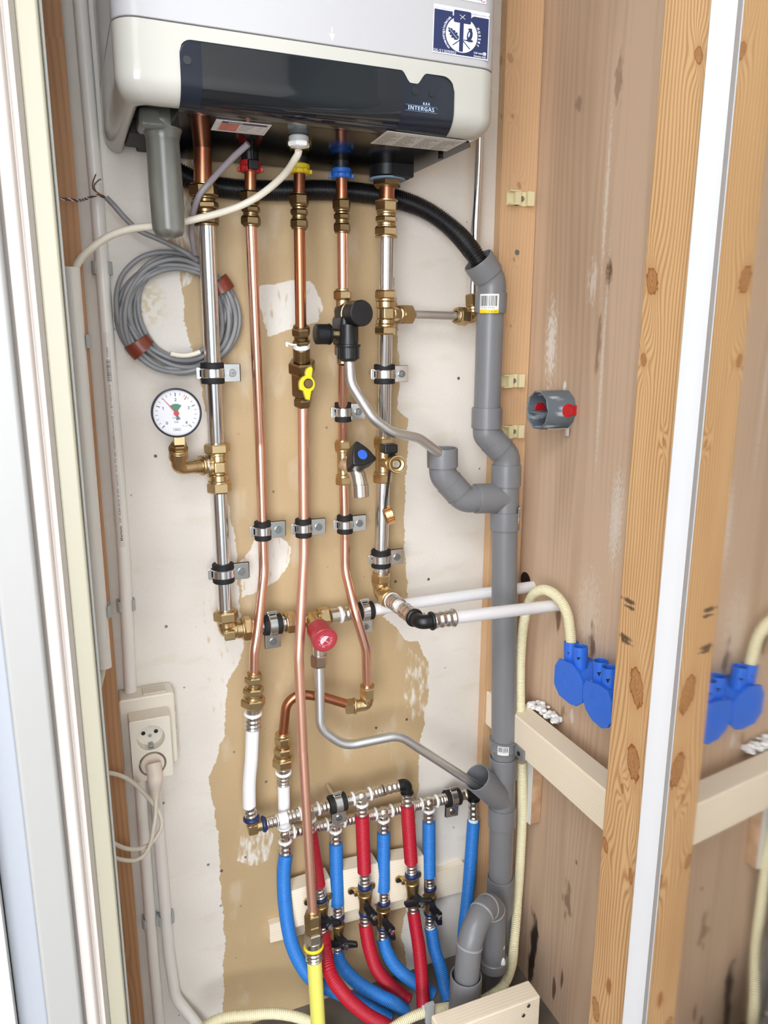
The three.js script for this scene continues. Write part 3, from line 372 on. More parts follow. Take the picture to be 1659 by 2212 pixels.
  { const a = [.3126,.3405,.2852], b = [.3123,.3249,.2852], s = new THREE.Shape([[-0.0008, a[1] - b[1]], [0.0008, a[1] - b[1]], [0.0008, 0.008], [0.0042, 0.009], [0, 0], [-0.0042, 0.009], [-0.0008, 0.008]].map((q) => new THREE.Vector2(...q))); part(t, 'arrow_mark', new THREE.ExtrudeGeometry(s, { depth: 0.0003, bevelEnabled: false }).translate(a[0], b[1], 0.2851), mat(0xc9cacb, 0.5)); }
  const gas = canvasTex(512, 210, (c, w, h) => { c.fillStyle = '#efeff0'; c.fillRect(0, 0, w, h); c.fillStyle = '#2b3a68'; c.fillRect(60, 14, 420, 34); c.fillStyle = '#efeff0'; c.font = 'bold 30px sans-serif'; c.fillText('GASKEUR', 120, 42); c.fillStyle = '#e0562c'; c.fillRect(60, 54, 170, 128); c.fillStyle = '#efeff0'; for (let i = 0; i < 4; i++) c.fillRect(60, 78 + i * 26, 170, 5); c.fillStyle = '#333'; c.font = '20px sans-serif'; for (let i = 0; i < 4; i++) { c.fillText(['HR 107', 'CW 5', 'SV', 'NZ'][i], 110, 74 + i * 27); c.fillRect(244, 66 + i * 28, 130 - i * 14, 6); } c.fillText('(107)', 410, 86); c.fillText('(3)', 420, 140); c.strokeStyle = '#555'; c.lineWidth = 2; c.strokeRect(50, 8, 440, 182); });
  part(t, 'rating_label', quad([.1868,.2432,.2375], [.2523,.2432,.2371], [.255,.2432,.187], [.1892,.2432,.1877]), mat(0xffffff, 0.4, 0, { map: gas }), 'white label with an orange block');
  const data = canvasTex(640, 260, (c, w, h) => { c.fillStyle = '#dcdad6'; c.fillRect(0, 0, w, h); c.fillStyle = '#3a3a3a'; let s = 5; const r = () => { s = (s * 16807) % 2147483647; return s / 2147483647; }; c.font = 'bold 18px sans-serif'; c.fillText('Toestel', 20, 30); c.fillText('CE', 590, 34); for (let k = 0; k < 15; k++) { for (const x of [20, 170, 330, 480]) { let q = x; const e = x + 60 + r() * 70; while (q < e) { const l = 6 + r() * 22; c.fillRect(q, 46 + k * 14, l, 6); q += l + 5; } } } });
  part(t, 'data_label', quad([.3878,.2432,.2671], [.5007,.2432,.2608], [.5024,.2432,.2015], [.3918,.2432,.2016]), mat(0xffffff, 0.45, 0, { map: data }), 'grey type plate with small print');
  // black housing round the right-hand pipe and its plug
  const pc = [.4659,.2232,.08], hx = pc[0], hz = pc[2];
  part(t, 'trap_housing', [lathe([[0, 0], [0.024, 0], [0.026, 0.002], [0.026, 0.026], [0.027, 0.028], [0.0275, 0.08], [0, 0.08]], 40).translate(hx, pc[1] + 0.004, hz), slab([[hx, -0.109], [hx - 0.0275, -hz], [hx, -0.05], [hx + 0.03, -hz], [hx + 0.03, -0.109]], 0.02, new THREE.Matrix4().makeBasis(new THREE.Vector3(1, 0, 0), new THREE.Vector3(0, 0, -1), new THREE.Vector3(0, 1, 0)).setPosition(0, 0.2255, 0), 0.002)], M.black);
  { const a = [.4772,.2458,.1], b = [.5158,.2489,.1]; part(t, 'plug_connector', box([a[0], a[1], 0.078], [b[0], 0.2442, 0.118], 0.004), M.black); }
  part(t, 'gasket', pieceGeo('ring', 0, 0.003, 0.0275).translate(hx, pc[1] + 0.001, hz), mat(0x7d97b3, 0.4));
  part(t, 'screw', pieceGeo('hex', 0, 0.006, 0.004).applyMatrix4(axisMatrix([.5034,.2438,.1814], add3([.5034,.2438,.1814], [0, -1, 0]))), M.black);
  // translucent condensate siphon in the left opening
  const sp = [.1361,.1186,.165], st = [sp[0] - 0.002, 0.243, 0.165];
  const sg = lathe([[0, 0], [0.008, 0.0005], [0.0165, 0.004], [0.0200, 0.010], [0.0206, 0.06], [0.0200, 0.112], [0.0215, 0.119], [0.024, 0.125], [0.0265, 0.131], [0.027, 0.150], [0, 0.151]], 12, false).applyMatrix4(axisMatrix(sp, [st[0], st[1] + 0.05, st[2]]));
  part(t, 'siphon_cup', [sg, box([BX0 + 0.03, 0.2385, 0.150], [st[0] + 0.004, 0.262, 0.19], 0.006)], M.siphon, 'grey translucent siphon cup hanging below the boiler');
  // chrome latch on the right side
  { const y0 = .2961, y1 = .3159; part(t, 'side_latch', [box([BX1 - 0.001, y0, 0.232], [BX1 + 0.0085, y0 + (y1 - y0) * 0.36, 0.252], 0.002), box([BX1 - 0.001, y0 + (y1 - y0) * 0.62, 0.232], [BX1 + 0.0085, y1, 0.252], 0.002), pieceGeo('cyl', 0, 0.018, 0.006).applyMatrix4(axisMatrix([BX1 + 0.004, (y0 + y1) / 2, 0.233], [BX1 + 0.004, (y0 + y1) / 2, 1]))], M.steel, 'chrome side latch'); }
  // white cable gland
  const gp = [.2961,.2447,.2], gq = [.2957,.2302,.2]; stack(t, [gp[0], 0.2438, gp[2]], [gp[0], gq[1], gp[2]], [['cyl', 0, 0.5, 0.0125, 'cable_gland', M.clipGrey], ['hex', 0.5, 0.94, 0.0138, 'gland_nut', M.ringWhite], ['dome', 0.94, 1, 0.009, 'gland_nut', M.ringWhite]]);
}

// ---------- pipes and fittings ----------
const B = M.brass, O = M.brassOld;
// double compression coupling seen upright: nut, thread, hexagon, thread, nut
const coupling = (R1, R2, R3, rp) => [['cyl', 0, 0.05, rp * 1.35], ['hex', 0.03, 0.32, R1, 'nut'], ['cyl', 0.32, 0.37, R1 * 0.86, 'nut'], ['thread', 0.37, 0.45, R3 * 0.8], ['hex', 0.44, 0.6, R3, 'hex_body'], ['thread', 0.6, 0.69, R3 * 0.8], ['cyl', 0.69, 0.73, R2 * 0.86, 'nut'], ['hex', 0.72, 0.96, R2, 'nut'], ['cyl', 0.95, 1, rp * 1.35]];
function fitting(name, label, a, b, spec, m, ref, cat = 'pipe fitting', group) { const t = thing(name, label, cat, group); stack(t, a, b, spec, m, ref); return t; }
// rubber-lined clamp: centre, pipe axis, direction of the screw ear, pipe radius
function clamp(c, axis, ear, r, label, wall = 0.001) {
  const t = thing('pipe_clamp', label, 'pipe clamp', 'rubber-lined metal pipe clamps'), y = V(axis).normalize(), x = V(ear).addScaledVector(y, -V(ear).dot(y)).normalize(), z = new THREE.Vector3().crossVectors(x, y);
  const m = new THREE.Matrix4().makeBasis(x, y, z).setPosition(V(c)), g = (q) => q.applyMatrix4(m), L = 0.0152, W = 0.0068;
  const tubeRing = (ri, ro, h) => lathe([[ri, -h], [ro - 0.001, -h], [ro, -h + 0.001], [ro, h - 0.001], [ro - 0.001, h], [ri, h]], 40);
  part(t, 'rubber_lining', [g(tubeRing(r * 0.98, r + 0.0055, L)), g(box([r + 0.001, -L * 0.86, -0.004], [r + 0.03, L * 0.86, 0.0005], 0.0015)), g(box([-r - 0.0075, -L * 0.6, -0.003], [-r + 0.001, L * 0.6, 0.002], 0.0015))], M.rubber);
  part(t, 'band', [g(tubeRing(r, r + 0.0066, W))], M.zinc);
  const ex = r + 0.028, s = roundRect(r + 0.0045, -0.0128, ex, 0.0128, 0.0012);
  part(t, 'ear', [g(slab(s, 0.003, at([0, 0, 0.0012]), 0.0005)), g(box([r + 0.0035, -W, 0.0002], [r + 0.007, W, 0.0035], 0.0005))], M.zinc);
  part(t, 'screw', [g(pieceGeo('cyl', 0, 0.0022, 0.0058).applyMatrix4(axisMatrix([r + 0.0165, 0, 0.0042], [r + 0.0165, 0, 1]))), g(box([r + 0.0135, -0.0007, 0.006], [r + 0.0195, 0.0007, 0.0072], 0.0002)), g(box([r + 0.0158, -0.003, 0.006], [r + 0.0172, 0.003, 0.0072], 0.0002))], M.screw);
  part(t, 'hook_tab', [g(slab(roundRect(-r - 0.0125, -0.0085, -r - 0.0055, 0.0085, 0.0025), 0.0022, at([0, 0, 0.001]), 0.0005)), g(box([-r - 0.008, -W * 0.8, 0.001], [-r - 0.002, W * 0.8, 0.0032], 0.0005))], M.zinc);
  part(t, 'rod', [sweep([new THREE.Vector3(c[0], c[1], c[2] - r - 0.004), new THREE.Vector3(c[0], c[1], wall)], 0.0035, 10)], M.zinc);
  return t;
}
const pipe = (name, label, pts, r, m, R = 0.03, cat = 'pipe') => solo(name, tube(pts, r, R, 28), m, label, cat);
const collar = (label, a, b, m, r) => { const t = thing('union_collar', label, 'pipe collar', 'plastic union collars under the boiler'); const L = len(a, b); stack(t, a, b, [['cyl', 0, 0.55, r * 0.82, 'neck', M.black], ['cyl', 0.5, 0.76, r * 0.98, 'collar'], ['cyl', 0.76, 1, r * 1.02, 'collar']], m); const lug = []; const mm = axisMatrix(a, b); for (let i = 0; i < 6; i++) lug.push(box([r * 0.9, 0.78 * L, -0.003], [r * 1.22, L * 0.98, 0.003], 0.001).rotateY(i * Math.PI / 3 + 0.3).applyMatrix4(mm)); part(t, 'lug', lug, m); return t; };

// flow pipe, far left
pipe('copper_pipe', 'thick dark copper pipe leaving the boiler at the far left', [[.1968, 0.2485, 0.085], [.1944,.197,.085]], 0.0122, M.copperOld);
fitting('brass_coupling', 'large brass coupling joining dark copper to steel beside the grey siphon cup', [.1954,.2016,.082], [.1977,.147,.08], coupling(0.0200, 0.0178, 0.0185, 0.0125), O);
pipe('steel_pipe', 'shiny steel pipe in front of the grey cable coil', [[.1978,.1482,.08], [.2032,-.1609,.044]], 0.0115, M.steel);
clamp([.2009,-.0531,.055], [0, 1, 0], [1, 0, 0], 0.0115, 'rubber-lined pipe clamp on the steel pipe at the foot of the cable coil');
{ const t = thing('brass_tee', 'brass tee in the left steel pipe that branches to the pressure gauge', 'pipe fitting'); const a = [.2041,-.1567,.044], b = [.205,-.2351,.044], c = lerp(a, b, 0.47);
  stack(t, a, b, [['hex', 0.02, 0.2, 0.0195, 'nut'], ['cyl', 0.19, 0.24, 0.0165, 'nut'], ['cyl', 0.23, 0.36, 0.0148], ['cyl', 0.36, 0.62, 0.0136], ['cyl', 0.62, 0.75, 0.0148], ['cyl', 0.74, 0.79, 0.0165, 'nut'], ['hex', 0.78, 0.98, 0.0185, 'nut']], B);
  const d = [.1878,-.1945,.044], e = [d[0], c[1], d[2]]; stack(t, c, e, [['cyl', 0, 0.85, 0.0135], ['cyl', 0.75, 1.0, 0.0155, 'collar']], B); part(t, 'body', box([c[0] - 0.009, c[1] - 0.009, c[2] + 0.004], [c[0] + 0.009, c[1] + 0.009, c[2] + 0.0155], 0.003), B); }
pipe('steel_pipe', 'shiny steel pipe below the gauge tee, left', [[.2048,-.2322,.044], [.2053,-.4293,.044]], 0.0115, M.steel);
clamp([.205,-.3617,.044], [0, 1, 0], [1, 0, 0], 0.0115, 'rubber-lined pipe clamp low on the left steel pipe, above the brass elbow');
{ // gauge on its elbow
  const g = thing('pressure_gauge', 'round pressure gauge with a white face, green sector and red needle', 'gauge'), c = [.1398,-.1051,.105], R = 0.0332;
  const mz = axisMatrix([c[0], c[1], c[2] - 0.022], [c[0] + 0.0005, c[1] + 0.001, c[2] + 0.01]);
  part(g, 'case', lathe([[0, -0.004], [R * 0.9, -0.004], [R * 0.96, 0], [R, 0.006], [R, 0.019], [R * 1.03, 0.020], [R * 1.03, 0.0235], [R * 0.985, 0.0245], [R * 0.955, 0.0245], [R * 0.95, 0.0205]], 56).applyMatrix4(mz), mat(0x3a3b42, 0.3, 0.3), 'dark grey case');
  const face = canvasTex(512, 512, (x) => { x.fillStyle = '#e9e9ef'; x.fillRect(0, 0, 512, 512); x.translate(256, 256); const A = (v) => (225 - v / 4 * 270) * Math.PI / 180; x.strokeStyle = x.fillStyle = '#23242a';
    for (let i = 0; i <= 20; i++) { const a = A(i / 5), big = i % 5 === 0, r0 = big ? 186 : 200; x.lineWidth = big ? 9 : 5; x.beginPath(); x.moveTo(r0 * Math.cos(a), -r0 * Math.sin(a)); x.lineTo(226 * Math.cos(a), -226 * Math.sin(a)); x.stroke(); }
    x.font = 'bold 46px sans-serif'; x.textAlign = 'center'; x.textBaseline = 'middle'; for (const [v, r] of [[0, 150], [1, 150], [2, 150], [3, 150], [4, 150]]) { const a = A(v); x.fillText(String(v), r * Math.cos(a), -r * Math.sin(a)); }
    x.fillStyle = '#2f7a5c'; x.beginPath(); x.moveTo(0, 0); x.arc(0, 0, 104, -A(1.45), -A(2.55)); x.closePath(); x.fill();
    x.strokeStyle = '#c83a3a'; x.lineWidth = 11; const a = A(2.5); x.beginPath(); x.moveTo(176 * Math.cos(a), -176 * Math.sin(a)); x.lineTo(224 * Math.cos(a), -224 * Math.sin(a)); x.stroke();
    x.fillStyle = '#3a3a40'; x.font = '34px sans-serif'; x.fillText('bar', 0, 96); x.font = '24px sans-serif'; x.fillText('DN 16-1', 0, 52); x.fillText('CL.2.5', 92, 142); x.strokeStyle = '#3a3a40'; x.lineWidth = 3; x.strokeRect(-40, 168, 80, 24); x.font = 'bold 20px sans-serif'; x.fillText('WIKA', 0, 181); });
  const fg = new THREE.CircleGeometry(R * 0.965, 48).applyMatrix4(new THREE.Matrix4().makeRotationX(0)); const fm = new THREE.Matrix4().makeBasis(new THREE.Vector3(1, 0, 0), new THREE.Vector3(0, 1, 0), new THREE.Vector3(0, 0, 1)).setPosition(c[0], c[1], c[2] - 0.0025); part(g, 'dial', fg.applyMatrix4(fm), mat(0xffffff, 0.5, 0, { map: face }), 'white dial with a 0 to 4 scale');
  const na = (225 - 1.42 / 4 * 270) * Math.PI / 180, nd = [Math.cos(na), Math.sin(na)], q = c[2] - 0.0005; const ring = (p, w) => [p[0] * R - nd[1] * w, p[1] * R + nd[0] * w];
  const nm = new THREE.Matrix4().makeBasis(new THREE.Vector3(nd[0], nd[1], 0), new THREE.Vector3(-nd[1], nd[0], 0), new THREE.Vector3(0, 0, 1)).setPosition(c[0], c[1], q - 0.001);
  part(g, 'needle', [slab([[0, 0.0008], [R * 0.8, 0.0003], [R * 0.8, -0.0003], [0, -0.0008]], 0.0005, nm, 0), lathe([[0, 0], [0.0036, 0], [0.0036, 0.0018], [0.003, 0.0024], [0, 0.0024]], 24).applyMatrix4(axisMatrix([c[0], c[1], q - 0.0012], [c[0], c[1], 1]))], mat(0xc5262a, 0.4));
  part(g, 'needle', slab([[-0.0035, 0.0013], [-R * 0.28, 0.003], [-R * 0.28, -0.003], [-0.0035, -0.0013]], 0.0005, new THREE.Matrix4().makeBasis(new THREE.Vector3(-0.25, 0.97, 0), new THREE.Vector3(-0.97, -0.25, 0), new THREE.Vector3(0, 0, 1)).setPosition(c[0], c[1], q - 0.001), 0), mat(0x5c5e62, 0.4));
  part(g, 'glass', lathe([[0, 0], [R * 0.965, 0], [R * 0.965, 0.0006], [0, 0.0009]], 48).applyMatrix4(axisMatrix([c[0], c[1], c[2] + 0.0005], [c[0], c[1], 1])), mat(0xffffff, 0.02, 0, { transmission: 1, thickness: 0, ior: 1.45 }));
  const sa = [c[0], c[1] - R * 0.98, c[2] - 0.012], sb = [.1431, -.1492, 0.09]; part(g, 'stem', box([sb[0] - 0.0078, sb[1] - 0.002, 0.083], [sb[0] + 0.0078, sa[1] + 0.002, 0.097], 0.001), B);
  const t = thing('brass_elbow', 'brass elbow carrying the round pressure gauge', 'pipe fitting'), e0 = [sb[0], sb[1] - 0.0002, 0.083], el = [.1475,-.1909,.06], tee = [.1878,-.1945,.044], k = [e0[0], el[1] + 0.001, 0.06], e1 = [tee[0] - 0.0005, k[1], 0.044];
  stack(t, e0, k, [['hex', 0, 0.2, 0.0118, 'nut'], ['cyl', 0.19, 0.27, 0.0142, 'nut'], ['cyl', 0.27, 0.6, 0.0136]], B); part(t, 'body', tube([lerp(e0, k, 0.5), k, lerp(k, e1, 0.7)], 0.0102, 0.012, 24), B);
  stack(t, k, e1, [['cyl', 0.55, 0.78, 0.0112], ['ring', 0.76, 0.9, 0.0155, 'collar'], ['ring', 0.88, 1, 0.0155, 'collar', M.nickel]], B); }

// hot pipe, second from the left
collar('red plastic union collar on the second pipe from the left', [.2603, 0.2485, 0.085], [.2603,.2194,.085], M.collarRed, 0.0145);
{ const a = [.2599,.2381,.104], b = [.2592,.2195,.104]; const t = thing('sensor_clip', 'black temperature sensor clipped onto the pipe at the red collar', 'sensor'); part(t, 'housing', box([a[0] - 0.007, b[1], 0.098], [a[0] + 0.007, a[1] - 0.006, 0.108], 0.002), M.black); part(t, 'lead', tube([[a[0], a[1] - 0.006, 0.102], [a[0] - 0.001, 0.2485, 0.102]], 0.002, 0.01, 10), M.black); }
pipe('copper_pipe', 'short dark copper stub below the red collar', [[.2603,.2206,.085], [.2592,.1907,.085]], 0.0082, M.copperOld);
fitting('brass_coupling', 'tarnished brass coupling below the red collar', [.2594,.1961,.085], [.2583,.1483,.085], coupling(0.0145, 0.0140, 0.0132, 0.008), O);
pipe('copper_pipe', 'long bright copper pipe, leftmost of the copper pipes', [[.2584,.1502,.085], [.2707,-.163,.043], [.2701,-.2992,.043], [.2692,-.3682,.045], [.2476,-.4539,.079], [.2411,-.4829,.082], [.2384,-.5257,.082]], 0.0078, M.copper, 0.07);
clamp([.2701,-.3,.043], [0, 1, 0], [1, 0, 0], 0.0078, 'rubber-lined pipe clamp on the leftmost copper pipe');
fitting('brass_coupling', 'bright brass coupling between the leftmost copper pipe and a white plastic pipe', [.2386,-.5194,.082], [.2358,-.5806,.08], [['cyl', 0, 0.04, 0.0105], ['cyl', 0.03, 0.12, 0.0125, 'nut'], ['hex', 0.1, 0.3, 0.0142, 'nut'], ['thread', 0.3, 0.42, 0.011], ['hex', 0.42, 0.6, 0.0168, 'hex_body'], ['thread', 0.58, 0.7, 0.014], ['cyl', 0.68, 0.74, 0.0165], ['hex', 0.72, 0.96, 0.0198, 'nut'], ['cyl', 0.95, 1, 0.014]], B);

// gas pipe, third
collar('yellow plastic union collar below the boiler, behind the white cable', [.3314, 0.2485, 0.085], [.3309,.2224,.085], M.collarYellow, 0.0140);
pipe('copper_pipe', 'short dark copper stub below the yellow collar', [[.3303,.2236,.085], [.3289,.1929,.085]], 0.0082, M.copperDark);
fitting('brass_coupling', 'tarnished brass coupling below the yellow collar', [.329,.1966,.085], [.3282,.1482,.085], coupling(0.0142, 0.0130, 0.0128, 0.008), O);
pipe('copper_pipe', 'dull brown copper pipe above the yellow gas tap', [[.3282,.1495,.085], [.3274,.0105,.085]], 0.0082, M.copperOld);
{ const t = fitting('gas_tap', 'brass gas tap with a yellow handle', [.3275,.0145,.085], [.3401,-.1056,.043], [['cyl', 0, 0.02, 0.0115], ['hex', 0.015, 0.115, 0.0138, 'nut'], ['cyl', 0.115, 0.17, 0.0105], ['hex', 0.17, 0.22, 0.0134, 'nut', M.brassOld], ['cyl', 0.21, 0.27, 0.0128, 'sealing_tape', M.ringWhite], ['cyl', 0.27, 0.43, 0.0128], ['hex', 0.43, 0.57, 0.0208, 'hex_body'], ['hex', 0.57, 0.86, 0.0165], ['cone', 0.86, 0.9, 0.014], ['cyl', 0.85, 0.92, 0.0115], ['hex', 0.9, 1, 0.0140, 'nut']], O);
  const c = [.3273,-.0672,.113], s = new THREE.Shape(); s.moveTo(0.004, 0.0245); s.bezierCurveTo(-0.004, 0.022, -0.005, 0.016, -0.0035, 0.011); s.bezierCurveTo(-0.012, 0.008, -0.0145, -0.002, -0.011, -0.010); s.lineTo(-0.006, -0.0115); s.lineTo(-0.0012, -0.0235); s.lineTo(0.0045, -0.0245); s.lineTo(0.0062, -0.011); s.bezierCurveTo(0.011, -0.008, 0.0125, -0.002, 0.010, 0.004); s.lineTo(0.0055, 0.010); s.lineTo(0.0065, 0.021); s.closePath();
  part(t, 'handle', [slab(s, 0.009, at([c[0], c[1], c[2] - 0.006], 0, 0, -0.08), 0.0015)], M.yellow, 'yellow handle');
  part(t, 'spindle', [pieceGeo('cyl', 0, 0.034, 0.007).applyMatrix4(axisMatrix([c[0], c[1], 0.085], [c[0], c[1], 1])), pieceGeo('cyl', 0.02, 0.0325, 0.0045).applyMatrix4(axisMatrix([c[0], c[1], 0.085], [c[0], c[1], 1]))], O);
  const tp = [.3164,-.0126,.097], q = [.301,-.0119,.1]; part(t, 'sealing_tape', sweep(spline([[tp[0], tp[1], 0.096], lerp(tp, q, 0.5), [q[0], q[1] + 0.002, q[2]], [q[0] + 0.001, q[1] - 0.003, q[2]]], 20), 0.0017, 8), M.ringWhite, 'loose white sealing tape'); }
pipe('copper_pipe', 'long pale copper gas pipe running down to the yellow pipe', [[.3402,-.1027,.043], [.3373,-.3017,.043], [.3365,-.3439,.045], [.3206,-.4141,.078], [.3104,-.5028,.09], [.3108,-.6618,.1], [.3131,-.9521,.128]], 0.0082, M.copperPale, 0.09);
clamp([.3369,-.3017,.043], [0, 1, 0], [1, 0, 0], 0.0079, 'rubber-lined pipe clamp on the copper pipe below the gas tap');
{ const t = fitting('gas_coupling', 'brass and nickel coupling between the copper gas pipe and the yellow pipe', [.3128,-.9465,.128], [.3136,-1.0426,.13], [['cyl', 0, 0.06, 0.0105, 'nut', B], ['hex', 0.05, 0.27, 0.0145, 'nut', B], ['hex', 0.27, 0.42, 0.0142, 'hex_body', B], ['hex', 0.42, 0.62, 0.0168, 'adaptor'], ['cyl', 0.6, 0.72, 0.0155, 'adaptor'], ['ring', 0.71, 0.78, 0.0175, 'seal_ring', M.ringYellow], ['press', 0.77, 1, 0.0142, 'press_sleeve', M.sleeve]], M.nickel); }
pipe('yellow_gas_pipe', 'pale yellow plastic gas pipe at the bottom', [[.3137,-1.0407,.13], [[.3202,-1.2239,.135][0], FLOOR + 0.001, 0.135]], 0.0128, M.yellowPipe);

// cold pipe, fourth
collar('blue plastic union collar below the boiler', [.3926, 0.2485, 0.085], [.3927,.2208,.085], M.collarBlue, 0.0148);
pipe('copper_pipe', 'short dark copper stub below the blue collar', [[.3931,.2221,.085], [.3927,.1896,.085]], 0.0082, M.copperOld);
fitting('brass_coupling', 'tarnished brass coupling below the blue collar', [.3924,.194,.085], [.393,.1464,.085], coupling(0.0138, 0.0128, 0.0122, 0.008), O);
pipe('copper_pipe', 'bright copper pipe above the black safety valve', [[.393,.1477,.085], [.3928,.0631,.085]], 0.0078, M.copper);
{ const t = thing('inlet_valve', 'black-capped inlet safety valve on the cold copper pipe', 'valve'), a = [.3929,.0683,.085], b = [.3924,-.0437,.085];
  stack(t, a, b, [['cyl', 0, 0.03, 0.0115], ['hex', 0.025, 0.14, 0.0142, 'nut'], ['cyl', 0.14, 0.24, 0.0115], ['hex', 0.24, 0.4, 0.0132], ['cyl', 0.4, 0.75, 0.011], ['hex', 0.7, 0.86, 0.0132, 'nut'], ['cyl', 0.85, 0.98, 0.0095]], B);
  const c0 = [.3961,.0304,.085], c1 = [c0[0] + 0.008, c0[1] + 0.002, c0[2] + 0.052]; // cap points to the room
  stack(t, c0, c1, [['hex', 0.02, 0.42, 0.0205, 'bonnet', M.black], ['ring', 0.4, 0.47, 0.0198, 'brass_ring', B], ['cyl', 0.45, 1, 0.0186, 'cap', M.black]], M.black);
  const d = [.3815,.029,.11]; const h0 = [.3839,.0239,.105], h1 = [.3912,-.0146,.112]; part(t, 'housing', [box([.3791, h1[1], 0.07], [.4073, h0[1] + 0.006, 0.118], 0.007), lathe([[0, 0], [0.016, 0], [0.0165, 0.003], [0.0155, 0.004], [0.013, 0.02], [0.0125, 0.035], [0, 0.035]], 28).translate(h1[0], h1[1] - 0.004, h1[2])], M.black);
  const k0 = [.3867,.0027,.09], k1 = [.3476,.0033,.095]; stack(t, k0, [k1[0], k0[1], 0.092], [['cyl', 0.1, 0.42, 0.0085, 'stem', B], ['hex', 0.36, 0.5, 0.009, 'stem', B], ['cyl', 0.42, 0.5, 0.0155, 'knob', M.black], ['cyl', 0.5, 1, 0.0145, 'knob', M.black]], B);
  const rb = []; for (let i = 0; i < 10; i++) rb.push(box([-0.001, 0.0, 0.0138], [0.001, 0.018, 0.0152], 0.0003).rotateY(i * Math.PI / 5)); part(t, 'knob', rb.map((q) => q.applyMatrix4(axisMatrix(lerp(k0, [k1[0], k0[1], 0.092], 0.52), [k1[0], k0[1], 0.092]))), M.black);
  const f0 = [.3912,-.0119,.112], f1 = [.3917,-.0367,.112]; stack(t, [f0[0], f0[1], 0.112], [f0[0] + 0.0003, f1[1], 0.112], [['cyl', 0, 0.14, 0.0185, 'outlet_nut'], ['cyl', 0.12, 0.85, 0.0162, 'outlet_nut'], ['cone', 0.84, 1.0, 0.0155, 'outlet_nut']], M.black);
  const ribs = []; for (let i = 0; i < 8; i++) ribs.push(box([-0.0016, 0.004, 0.0155], [0.0016, 0.021, 0.0172], 0.0004).rotateY(i * Math.PI / 4 + 0.3).translate(f0[0], f1[1], 0.112)); part(t, 'outlet_nut', ribs, M.black); }
pipe('stainless_tube', 'bent stainless overflow tube running from the black valve into the grey cup', [[.3925,-.0334,.112], [.3944,-.0686,.112], [.4276,-.1217,.118], [.4582,-.1442,.118], [.5083,-.1559,.112], [.5614,-.1905,.092]], 0.0078, M.stainless, [0.045, 0.06, 0.05, 0.05, 0.03], 'tube');
pipe('copper_pipe', 'bright copper pipe between the black safety valve and the blue-marked tap', [[.3925,-.041,.085], [.4055,-.1684,.043]], 0.0078, M.copper);
clamp([.4014,-.1165,.0575], [0, 1, 0], [1, 0, 0], 0.0078, 'rubber-lined pipe clamp on the cold copper pipe under the black safety valve');
{ const t = thing('filling_tap', 'filling tap with a three-sided black handle marked with a blue dot', 'tap'), a = [.4052,-.1624,.043], b = [.4064,-.2375,.043];
  stack(t, a, b, [['cyl', 0, 0.04, 0.0115], ['hex', 0.03, 0.2, 0.0138, 'nut'], ['cyl', 0.19, 0.26, 0.0125, 'nut'], ['cyl', 0.25, 0.78, 0.0098], ['cyl', 0.74, 0.82, 0.0125, 'nut'], ['hex', 0.8, 0.97, 0.0138, 'nut']], B);
  const c = [.4064,-.2039,.043], n = [.3933,-.193,.108], tip = [.3987,-.1709,.15]; stack(t, c, n, [['cyl', 0, 1, 0.0095]], B);
  part(t, 'spout', [tube([[.3924,-.1927,.1], [.3942,-.1949,.128], [.3971,-.2097,.138], [.3993,-.2291,.138]].map((q) => q), 0.0125, 0.02, 20)], M.nickel, 'chrome spout'); stack(t, [.3986,-.2169,.138], [.3996,-.2363,.138], [['thread', 0, 1, 0.0138, 'spout_thread', M.nickel]], M.nickel);
  const s = new THREE.Shape(), K = 0.0275; for (let i = 0; i < 3; i++) { const a0 = Math.PI * (0.60 + i * 2 / 3), p = [Math.cos(a0) * K, Math.sin(a0) * K], a1 = a0 + Math.PI * 2 / 3, q = [Math.cos(a1) * K, Math.sin(a1) * K], tn = 0.22, l = (u, w, f) => [u[0] + (w[0] - u[0]) * f, u[1] + (w[1] - u[1]) * f]; const m0 = l(p, q, tn), m1 = l(p, q, 1 - tn), bow = [(p[0] + q[0]) * 0.62, (p[1] + q[1]) * 0.62]; i ? 0 : s.moveTo(...m0); s.quadraticCurveTo(...bow, ...m1); const nx = l(q, [Math.cos(a1 + Math.PI * 2 / 3) * K, Math.sin(a1 + Math.PI * 2 / 3) * K], tn); s.quadraticCurveTo(...q, ...nx); }
  const d = V(tip).sub(V([.3965,-.1895,.118])).normalize(), base = V(tip).addScaledVector(d, -0.03); const hm = axisMatrix([base.x, base.y, base.z], tip), m2 = new THREE.Matrix4().makeRotationX(-Math.PI / 2); const mm = hm.clone().multiply(m2);
  part(t, 'handle', slab(s, 0.03, mm, 0.003), M.black, 'black three-sided handle'); part(t, 'handle_dot', pieceGeo('cyl', 0.0295, 0.0306, 0.0075).applyMatrix4(hm), mat(0x2f62c8, 0.4), 'blue dot'); part(t, 'stem', pieceGeo('cyl', -0.012, 0.001, 0.009).applyMatrix4(hm), M.nickel); }
pipe('copper_pipe', 'bright copper pipe bending right below the blue-marked tap to a brass elbow', [[.4064,-.2351,.043], [.4079,-.3281,.043], [.4067,-.3811,.045], [.4133,-.4474,.076], [.4297,-.5108,.082], [.4324,-.5879,.08]], 0.0078, M.copper, 0.07);
clamp([.4078,-.3021,.043], [0, 1, 0], [1, 0, 0], 0.0078, 'rubber-lined pipe clamp on the cold copper pipe below the blue-marked tap');
